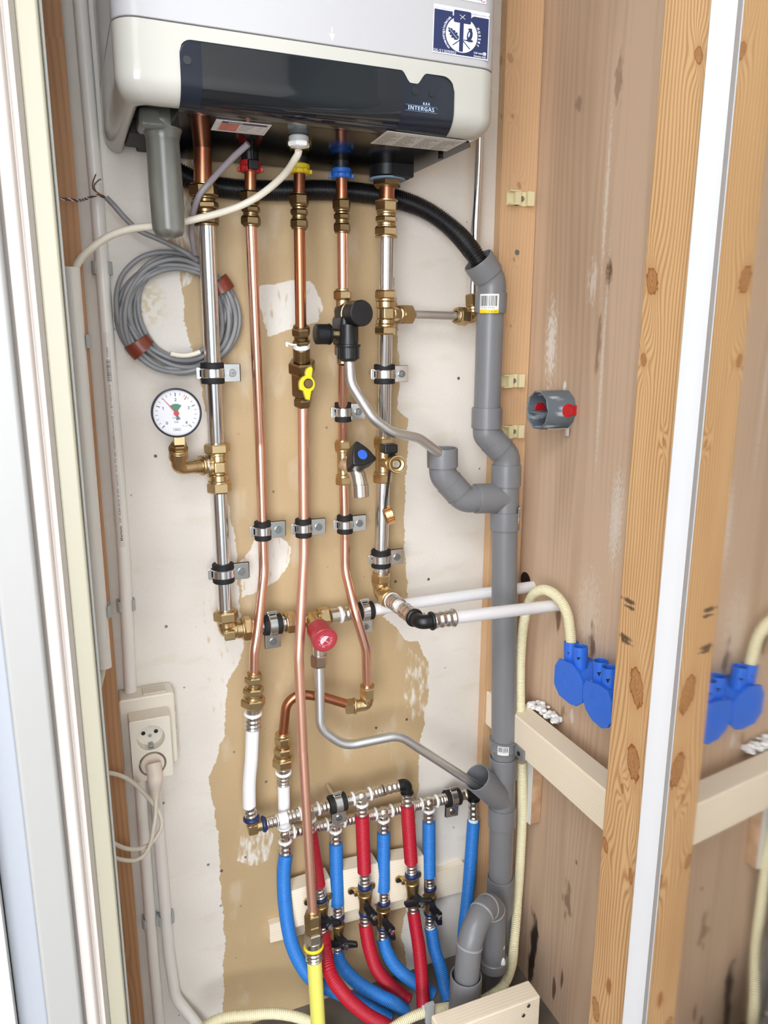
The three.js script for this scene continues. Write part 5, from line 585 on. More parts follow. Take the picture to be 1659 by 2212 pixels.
// ---------- manifolds, hoses and stop valves ----------
const S = M.sleeve, N = M.nickel;
const W1 = M.ringWhite;
{
  const U0 = [.2335,-.8088,.062], U1 = [.5152,-.7944,.062], ux = (x) => lerp(U0, U1, (x - U0[0]) / (U1[0] - U0[0]));
  const L0 = [.2929,-.8561,.034], L1 = [.672,-.8698,.034], lx = (x) => lerp(L0, L1, (x - L0[0]) / (L1[0] - L0[0]));
  const down = (p, d) => [p[0] + d * 0.012, p[1] - d, p[2] + d * 0.02];
  const press = (t, a, b, r = 0.0104) => stack(t, a, b, [['press', 0, 1, r, 'press_sleeve', S]], S);
  // tee: line function, from x, centre x, to x; down branch length; hose end y px handled by caller
  function tee(label, line, xa, xc, xb, drop, ends = 3) {
    const t = thing('press_tee', label, 'pipe fitting', 'press-fit tees of the two manifolds'), a = line(xa), c = line(xc), b = line(xb), r = 0.0122, d = down(c, drop);
    if (ends & 1) { stack(t, c, a, [['cyl', 0, 0.55, 0.0088, 'body', N]], N); const q = lerp(c, line(xc - 0.014), 1), w = lerp(c, line(xc - 0.0185), 1); stack(t, q, w, [['ring', 0, 1, r, 'seal_ring', W1]], W1); press(t, w, a); }
    if (ends & 2) { stack(t, c, b, [['cyl', 0, 0.55, 0.0088, 'body', N]], N); const q = line(xc + 0.014), w = line(xc + 0.0185); stack(t, q, w, [['ring', 0, 1, r, 'seal_ring', W1]], W1); press(t, w, b); }
    part(t, 'body', new THREE.SphereGeometry(0.0112, 24, 16).scale(1.05, 1, 0.92).translate(...c), N); part(t, 'boss', pieceGeo('cyl', 0, 0.0022, 0.0058).applyMatrix4(axisMatrix([c[0], c[1], c[2] + 0.009], [c[0], c[1], c[2] + 1])), N);
    const L = drop, f = (y) => lerp(c, d, y / L); stack(t, f(0.006), f(0.014), [['cyl', 0, 1, 0.0092, 'body', N]], N); stack(t, f(0.0135), f(0.018), [['ring', 0, 1, r, 'seal_ring', W1]], W1); press(t, f(0.0175), d);
    return d;
  }
  const ux0 = (p) => p, X = { };
  // hot (upper) row
  { const t = thing('press_elbow', 'brass press-fit elbow with two navy rings at the left end of the manifold', 'pipe fitting'), v0 = [.227,-.766,.063], v1 = [U0[0] - 0.004, U0[1] + 0.016, U0[2]], k = [U0[0] - 0.004, U0[1], U0[2]]; press(t, v0, lerp(v0, v1, 0.95)); stack(t, lerp(v0, v1, 0.92), v1, [['ring', 0, 1, 0.0135, 'seal_ring', M.navy]], M.navy); stack(t, lerp(v0, v1, 0.8), lerp(v1, k, 0.2), [['ring', 0, 0.9, 0.014, 'seal_ring', M.navy]], M.navy); part(t, 'body', [tube([v1, k, ux(U0[0] + 0.016)], 0.0098, 0.008, 22), box([k[0] - 0.007, k[1] - 0.0095, k[2] - 0.004], [k[0] + 0.009, k[1] + 0.008, k[2] + 0.0098], 0.002)], B); const e = ux(.2536); stack(t, ux(U0[0] + 0.0125), e, [['ring', 0, 1, 0.0138, 'seal_ring', M.navy]], M.navy); press(t, e, ux(.2754)); }
  pipe('white_pipe', 'very short white plastic pipe in the upper manifold row', [ux(.273), ux(.2925)], 0.0104, M.pex);
  const d1 = tee('press-fit tee of the upper manifold, behind the gas pipe', ux, .2909, .3306, .3703, 0.046);
  const d2 = tee('press-fit tee of the upper manifold right of its clamp, above the middle red hose', ux, .3953, .4277, .466, 0.042);
  clamp(ux(.3824), [U1[0] - U0[0], U1[1] - U0[1], 0], [0.08, -1, 0], 0.0108, 'rubber-lined pipe clamp on the upper manifold row');
  { const t = thing('press_elbow', 'black press-fit elbow at the right end of the upper manifold row', 'pipe fitting'), a = ux(.4687), b = ux(.4987), k = ux(.5162), e = down(k, 0.050); press(t, a, b); part(t, 'bend', [tube([lerp(a, b, 0.9), k, lerp(k, e, 0.45)], 0.0098, 0.009, 22), pieceGeo('ring', -0.002, 0.002, 0.0125).applyMatrix4(axisMatrix(lerp(k, e, 0.38), e))], M.black); press(t, lerp(k, e, 0.4), e); X.d3 = e; }
  // cold (lower) row
  { const t = thing('press_coupling', 'silver press-fit coupling below the brass coupling of the copper loop', 'pipe fitting'); stack(t, [.2895,-.7147,.052], [.2906,-.7498,.046], [['cyl', 0, 0.25, 0.0118, 'body', N], ['ring', 0.22, 0.38, 0.0142, 'seal_ring', W1], ['press', 0.36, 1, 0.0112, 'press_sleeve', S]], N); }
  pipe('white_pipe', 'short upright white plastic pipe between the copper loop and the lower manifold row', [[.2907,-.7462,.046], [.2923,-.8386,.035]], 0.0104, M.pex);
  { const t = thing('press_tee', 'press-fit tee at the left end of the lower manifold, above the long blue hose', 'pipe fitting', 'press-fit tees of the two manifolds'), c = L0, u = [c[0] - 0.0005, c[1] + 0.0135, c[2]], d = down(c, 0.046); stack(t, c, u, [['cyl', 0, 0.9, 0.0092], ['ring', 0.75, 1.1, 0.0124, 'seal_ring', W1]].map((s) => s.length > 4 ? s : [...s, 'body', N]), N); part(t, 'body', new THREE.SphereGeometry(0.0112, 24, 16).translate(...c), N); part(t, 'boss', pieceGeo('cyl', 0, 0.0022, 0.0058).applyMatrix4(axisMatrix([c[0], c[1], c[2] + 0.009], [c[0], c[1], 1])), N); stack(t, c, down(c, 0.018), [['cyl', 0.1, 0.8, 0.0092, 'body', N], ['ring', 0.74, 1, 0.0124, 'seal_ring', W1]], N); press(t, down(c, 0.0175), d); stack(t, lx(c[0] + 0.006), lx(c[0] + 0.0185), [['cyl', 0, 0.8, 0.0088, 'body', N], ['ring', 0.64, 1, 0.0124, 'seal_ring', W1]], N); press(t, lx(c[0] + 0.018), lx(.3345)); X.b0 = d; }
  const e1 = tee('press-fit tee of the lower manifold just right of the copper gas pipe', lx, .3484, .3869, .4262, 0.046);
  const e2 = tee('press-fit tee of the lower manifold below the black press-fit elbow', lx, .448, .4813, .517, 0.046);
  const e3 = tee('press-fit tee of the lower manifold beside its right-hand clamp', lx, .5418, .5748, .6113, 0.044);
  pipe('white_pipe', 'short hidden pipe joining the first two tees of the lower manifold', [lx(.3328), lx(.3501)], 0.0098, M.pex); pipe('white_pipe', 'short pipe piece of the lower manifold behind the middle red hose', [lx(.4244), lx(.4499)], 0.0098, M.pex); pipe('white_pipe', 'short pipe piece of the lower manifold behind the right-hand red hose', [lx(.5151), lx(.5437)], 0.0098, M.pex);
  clamp(lx(.6253), [L1[0] - L0[0], L1[1] - L0[1], 0], [0.08, -1, 0], 0.0108, 'rubber-lined pipe clamp at the right end of the lower manifold row');
  { const t = thing('press_elbow', 'black press-fit elbow below the slanting grey drain mouth, above the right-hand blue hose', 'pipe fitting'), a = lx(.6103), b = lx(.6567), k = L1, e = [.6727,-.9228,.036]; press(t, a, lerp(a, b, 0.98), 0.0100); part(t, 'bend', [tube([lerp(a, b, 0.9), k, lerp(k, e, 0.4)], 0.0098, 0.009, 22), pieceGeo('ring', -0.002, 0.002, 0.0125).applyMatrix4(axisMatrix(lerp(k, e, 0.26), e))], M.black); press(t, lerp(k, e, 0.28), e); X.b4 = e; }
  // hoses
  const hose = (label, pts, m, n = 160) => { const o = solo('corrugated_hose', corrugated(spline(pts, n), 0.0126, 0.0032, 0.0015, 18), m, label, 'hose', 'coloured corrugated hoses of the manifolds'); return o; };
  const HR = M.redHose, HB = M.blueHose;
  hose('long blue corrugated hose, leftmost under the manifold, curving right along the floor', [[X.b0[0], X.b0[1] + 0.003, X.b0[2]], [.2877,-.9254,.04], [.2857,-.9907,.05], [.2917,-1.0575,.062], [.3069,-1.106,.068], [.3316,-1.1503,.07], [.3797,-1.1932,.072], [.4241,-1.2316,.076], [.4472,-1.2497,.082], [.4709,-1.268,.0893]], HB);
  hose('blue corrugated hose at the far right below the slanting grey drain mouth', [[X.b4[0], X.b4[1] - 0.008, X.b4[2]], [.6646,-1.0356,.042], [.6575,-1.1138,.046], [.653,-1.1572,.047], [.6514,-1.2117,.047], [.6485,-1.268,.0554]], HB);
  pipe('white_pipe', 'white pipe end showing above the far right blue hose', [[X.b4[0], X.b4[1] + 0.002, X.b4[2]], [X.b4[0] - 0.0005, X.b4[1] - 0.010, X.b4[2]]], 0.0098, M.pex);
  const V1 = [
    ['red', 'left', d1, 'behind the gas pipe', [.3434,-.9553,.066], [.3465,-.9773,.066], [.3496,-1.0523,.066], 0.075],
    ['blue', 'left', e1, '', [.3846,-1.0232,.045], [.3857,-1.0455,.045], [.3827,-1.126,.047], 0],
    ['red', 'middle', d2, '', [.4309,-.9528,.066], [.4317,-.9775,.066], [.4323,-1.0661,.066], 0.03],
    ['blue', 'middle', e2, '', [.4771,-1.0222,.045], [.4776,-1.0427,.045], [.4746,-1.1268,.047], 0],
    ['red', 'right', X.d3, '', [.5245,-.9607,.066], [.5257,-.981,.066], [.5306,-1.0719,.066], 0.03],
    ['blue', 'right', e3, '', [.5731,-1.0197,.045], [.5749,-1.041,.045], [.575,-1.1269,.047], 0]];
  const place = { 'red left': 'behind the gas pipe', 'blue left': 'right of the gas pipe', 'red middle': 'on the middle block', 'blue middle': 'between the right-hand blocks', 'red right': 'on the right-hand block', 'blue right': 'right of the last block' };
  const lower = {
    'red left': [[.3507,-1.0778,.075], [.3443,-1.0902,.12], [.367,-1.1364,.13], [.4053,-1.1883,.135], [.447,-1.2314,.135], [.487,-1.268,.1397]],
    'blue left': [[.3836,-1.1343,.052], [.3891,-1.148,.062], [.4108,-1.1763,.075], [.4429,-1.2024,.088], [.4746,-1.2251,.098], [.5045,-1.268,.083]],
    'red middle': [[.4345,-1.0942,.072], [.4383,-1.1162,.074], [.452,-1.1637,.07], [.4849,-1.225,.06], [.5116,-1.2608,.058], [.5236,-1.268,.0668]],
    'blue middle': [[.4762,-1.1332,.05], [.4794,-1.1477,.054], [.4925,-1.1788,.06], [.5213,-1.2185,.062], [.5568,-1.2556,.062], [.5739,-1.268,.0711]],
    'red right': [[.5304,-1.0997,.08], [.5309,-1.1225,.09], [.5339,-1.1889,.1], [.5411,-1.268,.0935]],
    'blue right': [[.578,-1.1494,.052], [.5806,-1.1754,.058], [.5882,-1.2152,.075], [.5937,-1.2533,.082], [.5947,-1.268,.0948]] };
  for (const [col, pos, top, note, h1, v0, v1, zear] of V1) {
    const key = col + ' ' + pos, m = col === 'red' ? HR : HB;
    hose(`short ${col} corrugated hose above the valve ${place[key]}`, [[top[0], top[1] + 0.004, top[2]], lerp(top, h1, 0.4), lerp(top, h1, 0.75), h1], m, 60);
    const t = thing('stop_valve', `brass stop valve under a ${col} hose, ${place[key]}`, 'valve', 'brass stop valves with black wing handles');
    press(t, lerp(h1, v0, -0.1), lerp(h1, v0, 0.98), 0.0102); const a = v0, b = v1;
    stack(t, a, b, [['ring', -0.02, 0.13, 0.0132, 'seal_ring', M.navy], ['hex', 0.1, 0.24, 0.0118, 'hex_body'], ['cyl', 0.22, 0.32, 0.0136], ['cone', 0.31, 0.9, 0.0128], ['cyl', 0.3, 0.62, 0.0108], ['cyl', 0.6, 0.66, 0.0105], ['ring', 0.62, 0.75, 0.0122, 'seal_ring', M.navy], ['press', 0.73, 1.02, 0.0106, 'press_sleeve', S]], M.brassDull);
    if (zear) { const c = lerp(a, b, 0.26); for (const s of [-1, 1]) part(t, 'ear', [slab(roundRect(-0.0065, -0.007, 0.0065, 0.007, 0.006), 0.004, at([c[0] + s * 0.0205, c[1] - s * 0.001, 0.0465]), 0.001), box([c[0] + s * 0.008, c[1] - 0.0055, 0.047], [c[0] + s * 0.018, c[1] + 0.005, 0.06], 0.002), ], M.brassDull); part(t, 'screw', pieceGeo('cyl', 0, 0.0022, 0.0036).applyMatrix4(axisMatrix([c[0] - 0.0215, c[1], 0.0505], [c[0] - 0.0215, c[1], 1])), M.dark); }
    else part(t, 'mount', box([lerp(a, b, 0.26)[0] - 0.006, lerp(a, b, 0.3)[1] - 0.006, 0.0145], [lerp(a, b, 0.26)[0] + 0.006, lerp(a, b, 0.3)[1] + 0.006, 0.04], 0.002), M.brassDull);
    // wing handle on its spindle
    const c = lerp(a, b, 0.5), f = [c[0] + 0.003, c[1] - 0.004, c[2] + 0.018], turned = key === 'red right' || key === 'blue left' || key === 'red left' ? (key === 'blue left' ? 1.75 : 1.95) : 0.28;
    stack(t, c, [f[0] + 0.004, f[1] - 0.002, f[2] + 0.016], [['cyl', 0.1, 0.6, 0.0075, 'spindle', M.black], ['cyl', 0.5, 0.85, 0.0088, 'handle', M.black], ['hex', 0.85, 1, 0.0048, 'bolt', M.zinc]], M.black);
    const w = new THREE.Shape(); w.moveTo(-0.004, 0.006); w.quadraticCurveTo(-0.006, 0.016, -0.0035, 0.0225); w.lineTo(0.0042, 0.0225); w.quadraticCurveTo(0.0045, 0.014, 0.0065, 0.006); w.lineTo(0.006, -0.006); w.quadraticCurveTo(0.005, -0.016, 0.0035, -0.022); w.lineTo(-0.0035, -0.022); w.quadraticCurveTo(-0.004, -0.014, -0.0062, -0.006); w.closePath();
    const q = new THREE.Matrix4().makeRotationFromEuler(new THREE.Euler(0.25, -0.55, turned, 'YXZ')).setPosition(f[0] + 0.002, f[1], f[2] + 0.001); part(t, 'handle', slab(w, 0.0075, q.scale(new THREE.Vector3(1.3, 1.25, 1.1)), 0.0015), M.black, 'black wing handle');
    const st = key === 'blue right' ? [v1, [.5767,-1.1373,.048]] : null; if (st) pipe('white_pipe', 'white pipe end below the last stop valve on the right', [lerp(v1, st[1], -0.2), st[1]], 0.0098, M.pex);
    const s0 = st ? st[1] : v1; hose(`${col} corrugated hose running to the floor from the valve ${place[key]}`, [[s0[0], s0[1] + 0.002, s0[2]], ...lower[key]], m, 160);
  }
}

// ---------- conduits, cables, sockets, boxes ----------
const WC = M.whiteConduit;
const printTex = canvasTex(64, 2048, (c) => { c.fillStyle = '#e6e2da'; c.fillRect(0, 0, 64, 2048); c.translate(32, 2040); c.rotate(-Math.PI / 2); c.fillStyle = '#3c3a38'; c.textBaseline = 'middle'; c.font = 'bold 38px sans-serif'; c.fillText('▲▲ Martens', 10, 0); c.font = '32px sans-serif'; c.fillText('3/4"  KEMA-KEUR  M-309  14/01/26  10:20  PVC MET HERGEBRUIKGARANTIE  CC  8711422189779', 235, 0, 1330); let s = 5, x = 1590; while (x < 1790) { s = (s * 16807) % 2147483647; const w = 2 + s % 5; c.fillRect(x, -24, w, 48); x += w + 3 + (s >> 6) % 4; } c.fillText('C2WG', 1820, 0); });
function conduit(label, pts, R = 0.06) { return solo('electric_conduit', tube(pts, 0.0095, R, 24), WC, label, 'conduit'); }
{ const p = [[.0629 - 0.011, 1.379, 0.0125], [.0619,.2008,.0125], [.0613,-.3222,.0125], [.0554,-.5649,.0125]]; const o = conduit('long white conduit with black print, coming down the wall into the socket box', p, 0.5);
  const a = V([.0523,-.3082,.0125]), q0 = [.0605,-.3105,.0125], q1 = [.0631,.0064,.0125], A = lerp(p[1], p[2], (.0044 - p[1][1]) / (p[2][1] - p[1][1])), Bq = lerp(p[1], p[2], (-.3106 - p[1][1]) / (p[2][1] - p[1][1]));
  const L = len(Bq, A), g = new THREE.CylinderGeometry(0.00965, 0.00965, L, 12, 1, true, -0.62, 0.84).translate(0, L / 2, 0).applyMatrix4(axisMatrix(Bq, A)); part(o, 'print', g, mat(0xffffff, 0.3, 0, { map: printTex }), 'black printed lettering and barcode'); }
{ const a = [.0202,.0836,.122], b = [.0186,-.4563,.122], t = thing('electric_conduit', 'white conduit on the brown stud with a white cable entering its open top', 'conduit'); part(t, 'tube', [tube([lerp(a, b, 0.01), b], 0.0095, 0.1, 24), lathe([[0.0078, 0.012], [0.0078, 0.0005], [0.0082, 0], [0.0092, 0], [0.0096, 0.0006], [0.0096, 0.012]], 28).applyMatrix4(axisMatrix(a, b))], WC); part(t, 'inner_cable', tube([[.0175,-.4547,.122], [.0147,-.4676,.122], [.0081,-.4891,.122], [.0017,-.5165,.122]], 0.0036, 0.02, 12), M.cableWhite); }
conduit('left of the two white conduits below the double socket', [[.0604,-.6705,.0125], [.0592,-.7207,.0125], [.0586,-1.0435,.0125], [.0611, FLOOR + 0.001, 0.0125]], 0.4);
conduit('right of the two white conduits below the double socket, bending right at the floor', [[.0833,-.6757,.0125], [.0823,-.7263,.0125], [.0853,-1.0529,.0125], [.0909,-1.1465,.0135], [.1279,-1.2121,.03], [.1572,-1.268,.0271]], [0.4, 0.4, 0.05, 0.05]);
function tubeClip(label, c, r, wz, m = M.clipGrey) { const t = thing('conduit_clip', label, 'clip', 'grey plastic conduit clips'); const h = 0.0085, z = c[2]; part(t, 'base', box([c[0] - r - 0.003, c[1] - h, wz], [c[0] + r + 0.003, c[1] + h, z - r * 0.92], 0.0008), m); for (const s of [-1, 1]) { const q = []; for (let i = 0; i <= 8; i++) { const a = -1.1 + i / 8 * 1.75; q.push([s * (r + 0.0004) * Math.cos(a), (r + 0.0004) * Math.sin(a)]); } for (let i = 8; i >= 0; i--) { const a = -1.1 + i / 8 * 1.75, o = r + 0.0042 - (i > 6 ? 0.001 * (i - 6) : 0); q.push([s * o * Math.cos(a), o * Math.sin(a)]); } part(t, 'prong', slab(q.map((p) => [p[0], -p[1]]), 2 * h, new THREE.Matrix4().makeBasis(new THREE.Vector3(1, 0, 0), new THREE.Vector3(0, 0, -1), new THREE.Vector3(0, 1, 0)).setPosition(c[0], c[1] - h, z), 0.0003), m); } }
tubeClip('grey clip on the printed white conduit, left of the cable coil', [.0615,.0922,.0125], 0.0097, 0.0005);
tubeClip('grey clip on the white conduit of the brown stud, in its upper part', [.0213,-.0071,.122], 0.0097, 0.1005);
tubeClip('grey clip on the printed white conduit above the double socket', [.0588,-.4067,.0125], 0.0097, 0.0005);
tubeClip('grey clip on the white conduit of the brown stud, near its lower end', [.0193,-.3741,.122], 0.0097, 0.1005);
tubeClip('grey clip on the left of the two lower white conduits', [.0585,-.9778,.0125], 0.0097, 0.0005);
tubeClip('grey clip on the right of the two lower white conduits', [.0845,-.9817,.0125], 0.0097, 0.0005);
// double socket in its surface box
{ const t = thing('double_socket', 'cream double wall socket in a surface box, its lower outlet in use', 'socket'); const tl = [.035,-.5504,.042], tr = [.1178,-.5486,.042], br = [.1201,-.6726,.042], bl = [.0351,-.6744,.042], x0 = (tl[0] + bl[0]) / 2, x1 = (tr[0] + br[0]) / 2, y1 = (tl[1] + tr[1]) / 2, y0 = (br[1] + bl[1]) / 2;
  part(t, 'surface_box', [slab(roundRect(x0, y0, x1, y1, 0.006), 0.041, at([0, 0, 0.0005]), 0.003)], M.socket); const tabs = []; for (const [k, w] of [[0.28, 0.018], [0.52, 0.018]]) tabs.push(box([x0 + 0.018 + k * 0.07, y1 - 0.001, 0.012], [x0 + 0.018 + k * 0.07 + w, y1 + 0.0025, 0.036], 0.0008)); for (const k of [0.12, 0.36, 0.62, 0.86]) for (const s of [0, 1]) tabs.push(box([(s ? x1 : x0) - 0.0018, y0 + (y1 - y0) * k - 0.010, 0.008], [(s ? x1 : x0) + 0.0018, y0 + (y1 - y0) * k + 0.010, 0.034], 0.0008)); part(t, 'knockout_tab', tabs, M.socketShade);
  const a = [.0453,-.5719,.075], b = [.106,-.571,.075], c = [.1084,-.6742,.075], d = [.0478,-.6743,.075], X0 = (a[0] + d[0]) / 2, X1 = (b[0] + c[0]) / 2, Y1 = (a[1] + b[1]) / 2, Y0 = (c[1] + d[1]) / 2, cx = (X0 + X1) / 2, u = [.077,-.6041,.075], l = [.0798,-.6483,.075], r = 0.0205; const cy = [u[1], l[1]];
  part(t, 'cover_plate', [slab(roundRect(X0, Y0, X1, Y1, 0.003), 0.0335, at([0, 0, 0.0418]), 0.0012, cy.map((y) => holePath(cx, y, r)))], M.socket);
  for (const y of cy) { part(t, 'socket_well', lathe([[0, -0.0175], [r - 0.001, -0.0175], [r - 0.0004, -0.0165], [r + 0.0003, -0.001], [r + 0.0008, 0.0002]], 44).applyMatrix4(axisMatrix([cx, y, 0.075], [cx, y, 1])), M.socket); const z = 0.0577; part(t, 'pin_hole', [-1, 1].map((s) => pieceGeo('cyl', 0, 0.0006, 0.0032).applyMatrix4(axisMatrix([cx + s * 0.0095, y + 0.0015, z], [cx + s * 0.0095, y + 0.0015, 1]))), M.dark); part(t, 'screw', pieceGeo('cyl', 0, 0.0012, 0.003).applyMatrix4(axisMatrix([cx, y - 0.004, z], [cx, y - 0.004, 1])), M.zinc); part(t, 'earth_contact', [box([cx - 0.0035, y - r + 0.0008, 0.058], [cx + 0.0035, y - r + 0.0055, 0.0705], 0.001), box([cx - 0.0018, y + r - 0.003, 0.06], [cx + 0.0018, y + r - 0.0005, 0.07], 0.0005)], M.screw); }
  const p = thing('power_plug', 'cream plug with a long looped cord in the lower outlet of the wall socket', 'plug'), q = [cx, cy[1], 0.0585]; part(p, 'plug_body', [pieceGeo('cyl', 0, 0.018, 0.0178).applyMatrix4(axisMatrix(q, [cx, cy[1], 1])), sweep(spline([[cx, cy[1] + 0.004, 0.082], [cx + 0.001, cy[1] - 0.010, 0.092], [.0774,-.6625,.095], [.077,-.6799,.095], [.0765,-.6942,.095]], 40), (s) => 0.0118 - 0.006 * smooth(0.02, 0.055, s), 18)], mat(0xe6d9ca, 0.42));
  const cord = [[.0766,-.6918,.095], [.0741,-.7178,.1], [.0685,-.7393,.108], [.0619,-.7607,.112], [.0526,-.7738,.115], [.0386,-.7773,.118], [.0227,-.7699,.122], [.0088,-.7569,.128], [-.0056,-.7335,.14], [-.0144,-.7028,.15], [-.0071,-.7005,.145], [.0033,-.7208,.135], [.0129,-.7347,.13], [.0267,-.7511,.122], [.044,-.7637,.112], [.0625,-.7662,.103], [.0746,-.7582,.098], [.082,-.745,.095], [.0815,-.7285,.09], [.0715,-.7079,.085], [.0588,-.6832,.09], [.0452,-.656,.105], [.0313,-.6361,.115], [.0176,-.6247,.12], [.0002,-.6155,.125]]; part(p, 'cord', sweep(spline(cord, 260), 0.0032, 12), M.cableWhite); }
// white cable from the boiler gland into the conduit
solo('cable', sweep(spline([[.2956,.227,.2], [.2956,.2241,.198], [.2935,.2185,.19], [.2892,.2079,.165], [.2779,.1956,.143], [.259,.1814,.126], [.2355,.1691,.117], [.2074,.1588,.116], [.1852,.1523,.116], [.1621,.1459,.116], [.1233,.1384,.118], [.0936,.1327,.12], [.0676,.1228,.122], [.0467,.1085,.122], [.0326,.0952,.122], [.025,.0827,.122], [.0231,.0653,.122]], 160), 0.0047, 14), M.cableWhite, 'thick white cable sweeping from the boiler past the siphon into the left conduit', 'cable');
// grey cable coil
{ const t = thing('cable_coil', 'coil of grey cable hanging on the wall behind the left steel pipe', 'cable'), l = [.0712,.0285,.03], r = [.2524,.0307,.03], tp = [.1637,.1177,.03], bt = [.1537,-.0589,.03], c = [(l[0] + r[0]) / 2, (tp[1] + bt[1]) / 2, 0.026], Ro = (r[0] - l[0]) / 2 - 0.004, Ri = Ro * 0.67, pts = [];
  const turns = 12, per = 12; let ra = Ri, cxo = 0, cyo = 0, za = 0; for (let k = 0; k <= turns * per; k++) { if (k % per === 0) { ra = Ri + (Ro - Ri) * (0.04 + 0.92 * rnd()); cxo = (rnd() - 0.5) * 0.012; cyo = (rnd() - 0.5) * 0.012; za = (rnd() - 0.5) * 0.030; } const f = (k % per) / per, a = Math.PI * 0.32 + k / per * Math.PI * 2, wob = 0.003 * Math.sin(a * 2 + k * 0.37); pts.push([c[0] + cxo + (ra + wob) * Math.cos(a), c[1] + cyo + (ra + wob) * Math.sin(a), Math.max(0.0045, c[2] + za + 0.004 * Math.sin(a * 3 + k))]); }
  part(t, 'cable', sweep(spline(pts, 900), 0.0036, 10), M.cableGrey);
  for (const [x, y] of [[301, 748], [479, 617]]) { const p = x === 301 ? [.1035,-.0149,.026] : [.2255,.072,.026], a = Math.atan2(p[1] - c[1], p[0] - c[0]), R = (Ro + Ri) / 2, arc = []; for (let i = 0; i <= 8; i++) { const b = a + (i / 8 - 0.5) * 0.24; arc.push(new THREE.Vector3(c[0] + R * Math.cos(b), c[1] + R * Math.sin(b), c[2])); } const g = sweep(arc, (s) => (Ro - Ri) * 0.5 + 0.0055, 20); part(t, 'tape', g, M.tape, 'brown tape'); }
  part(t, 'paint_smear', sweep(Array.from({ length: 16 }, (_, i) => { const b = -1.9 + i / 15 * 0.75; return new THREE.Vector3(c[0] + (Ri - 0.001) * Math.cos(b), c[1] + (Ri - 0.001) * Math.sin(b), 0.05); }), 0.0037, 10), M.cableWhite, 'white painted stretch of cable');
  part(t, 'loose_end', sweep(spline([[.1888,.1052,.04], [.1786,.1112,.045], [.1637,.1193,.045], [.1362,.131,.045], [.111,.1413,.045], [.0939,.1565,.045], [.0813,.1711,.045], [.0727,.1809,.042]], 70), 0.0036, 10), M.cableGrey);
  const w = (p, m) => part(t, 'bare_wire', sweep(spline(p, 50), 0.0008, 6), m); const tw = (ph, m) => { const a = [[.0733,.1804,.042], [.0607,.1818,.05], [.0484,.176,.06], [.0341,.1648,.11], [.0241,.163,.125], [.014,.1619,.135]]; const s = spline(a, 80).map((v, i) => v.add(new THREE.Vector3(0, Math.sin(i * 0.55 + ph), Math.cos(i * 0.55 + ph)).multiplyScalar(0.0011))); part(t, 'bare_wire', sweep(s, 0.0008, 6), m); }; tw(0, M.white); tw(2.1, mat(0x8a4a2c, 0.5)); tw(4.2, mat(0x4a5560, 0.5));
  w([[.0733,.1804,.042], [.0632,.1843,.05], [.0561,.1896,.05], [.0561,.1964,.05], [.0608,.2073,.055]], mat(0x7a4a30, 0.5)); w([[.0716,.182,.042], [.0599,.1864,.05], [.0575,.1928,.052], [.063,.1995,.055], [.0665,.2012,.057]], mat(0x565046, 0.5)); w([[.0722,.1815,.042], [.0639,.1835,.048], [.0578,.1885,.05], [.0606,.1956,.05], [.069,.1991,.05]], M.white);
  solo('cable', sweep(spline([[.2411,.2385,.16], [.2381,.2356,.157], [.229,.2279,.148], [.2127,.2122,.13], [.198,.1964,.114], [.1856,.1817,.108], [.178,.1593,.095], [.1767,.1387,.08], [.1799,.1231,.07], [.1834,.1119,.06]], 110), 0.0041, 12), M.cableMauve, 'mauve grey sensor cable curving from the boiler label down to the cable coil', 'cable'); }
// cream conduit along the plywood, through the beam
const creamTube = (label, pts, n = 220) => solo('corrugated_conduit', corrugated(spline(pts, n), 0.0092, 0.0034, 0.0012, 16), M.creamHose, label, 'conduit');
creamTube('cream corrugated conduit arching from the left blue box down into the beam', [[.735,-.4969,.2288], [.737,-.4713,.2198], [.738,-.4471,.2084], [.738,-.4317,.1888], [.736,-.4241,.1655], [.732,-.4251,.1453], [.728,-.4385,.1253], [.724,-.4651,.1131], [.72,-.5001,.1086], [.718,-.5543,.1069], [.718,-.6172,.1095], [.719,-.6749,.1139]]);
creamTube('cream corrugated conduit running from under the beam down behind the wide drain sleeve', [[.726,-.7692,.1142], [.735,-.891,.1111], [.737,-.983,.1086], [.739,-1.0703,.1039], [.7004,-1.1171,.156], [.6946,-1.1738,.158], [.6788,-1.2091,.158], [.6512,-1.2248,.156], [.6304,-1.2314,.154], [.5923,-1.2212,.158], [.5535,-1.2046,.165], [.5002,-1.191,.17], [.461,-1.1926,.172], [.4302,-1.1991,.175]]);
creamTube('cream corrugated conduit lying on the floor at the bottom left', [[.1199,-1.1452,.1], [.15,-1.1335,.1], [.2043,-1.1407,.105], [.2501,-1.1511,.11], [.2966,-1.1765,.115], [.3321,-1.2099,.12]]);
{ const t = thing('cable_clip', 'small white and grey clip on the cream conduit at the floor, beside the sleeve', 'clip'), p = [.5102,-1.172,.2]; part(t, 'strap', box([p[0] - 0.008, p[1] - 0.03, p[2] - 0.02], [p[0] + 0.008, p[1] + 0.012, p[2] - 0.013], 0.001), M.clipGrey); const q = [.5148,-1.1837,.17]; part(t, 'top', box([q[0] - 0.011, q[1] - 0.003, q[2] - 0.006], [q[0] + 0.009, q[1] + 0.003, q[2] + 0.006], 0.001), M.white); }
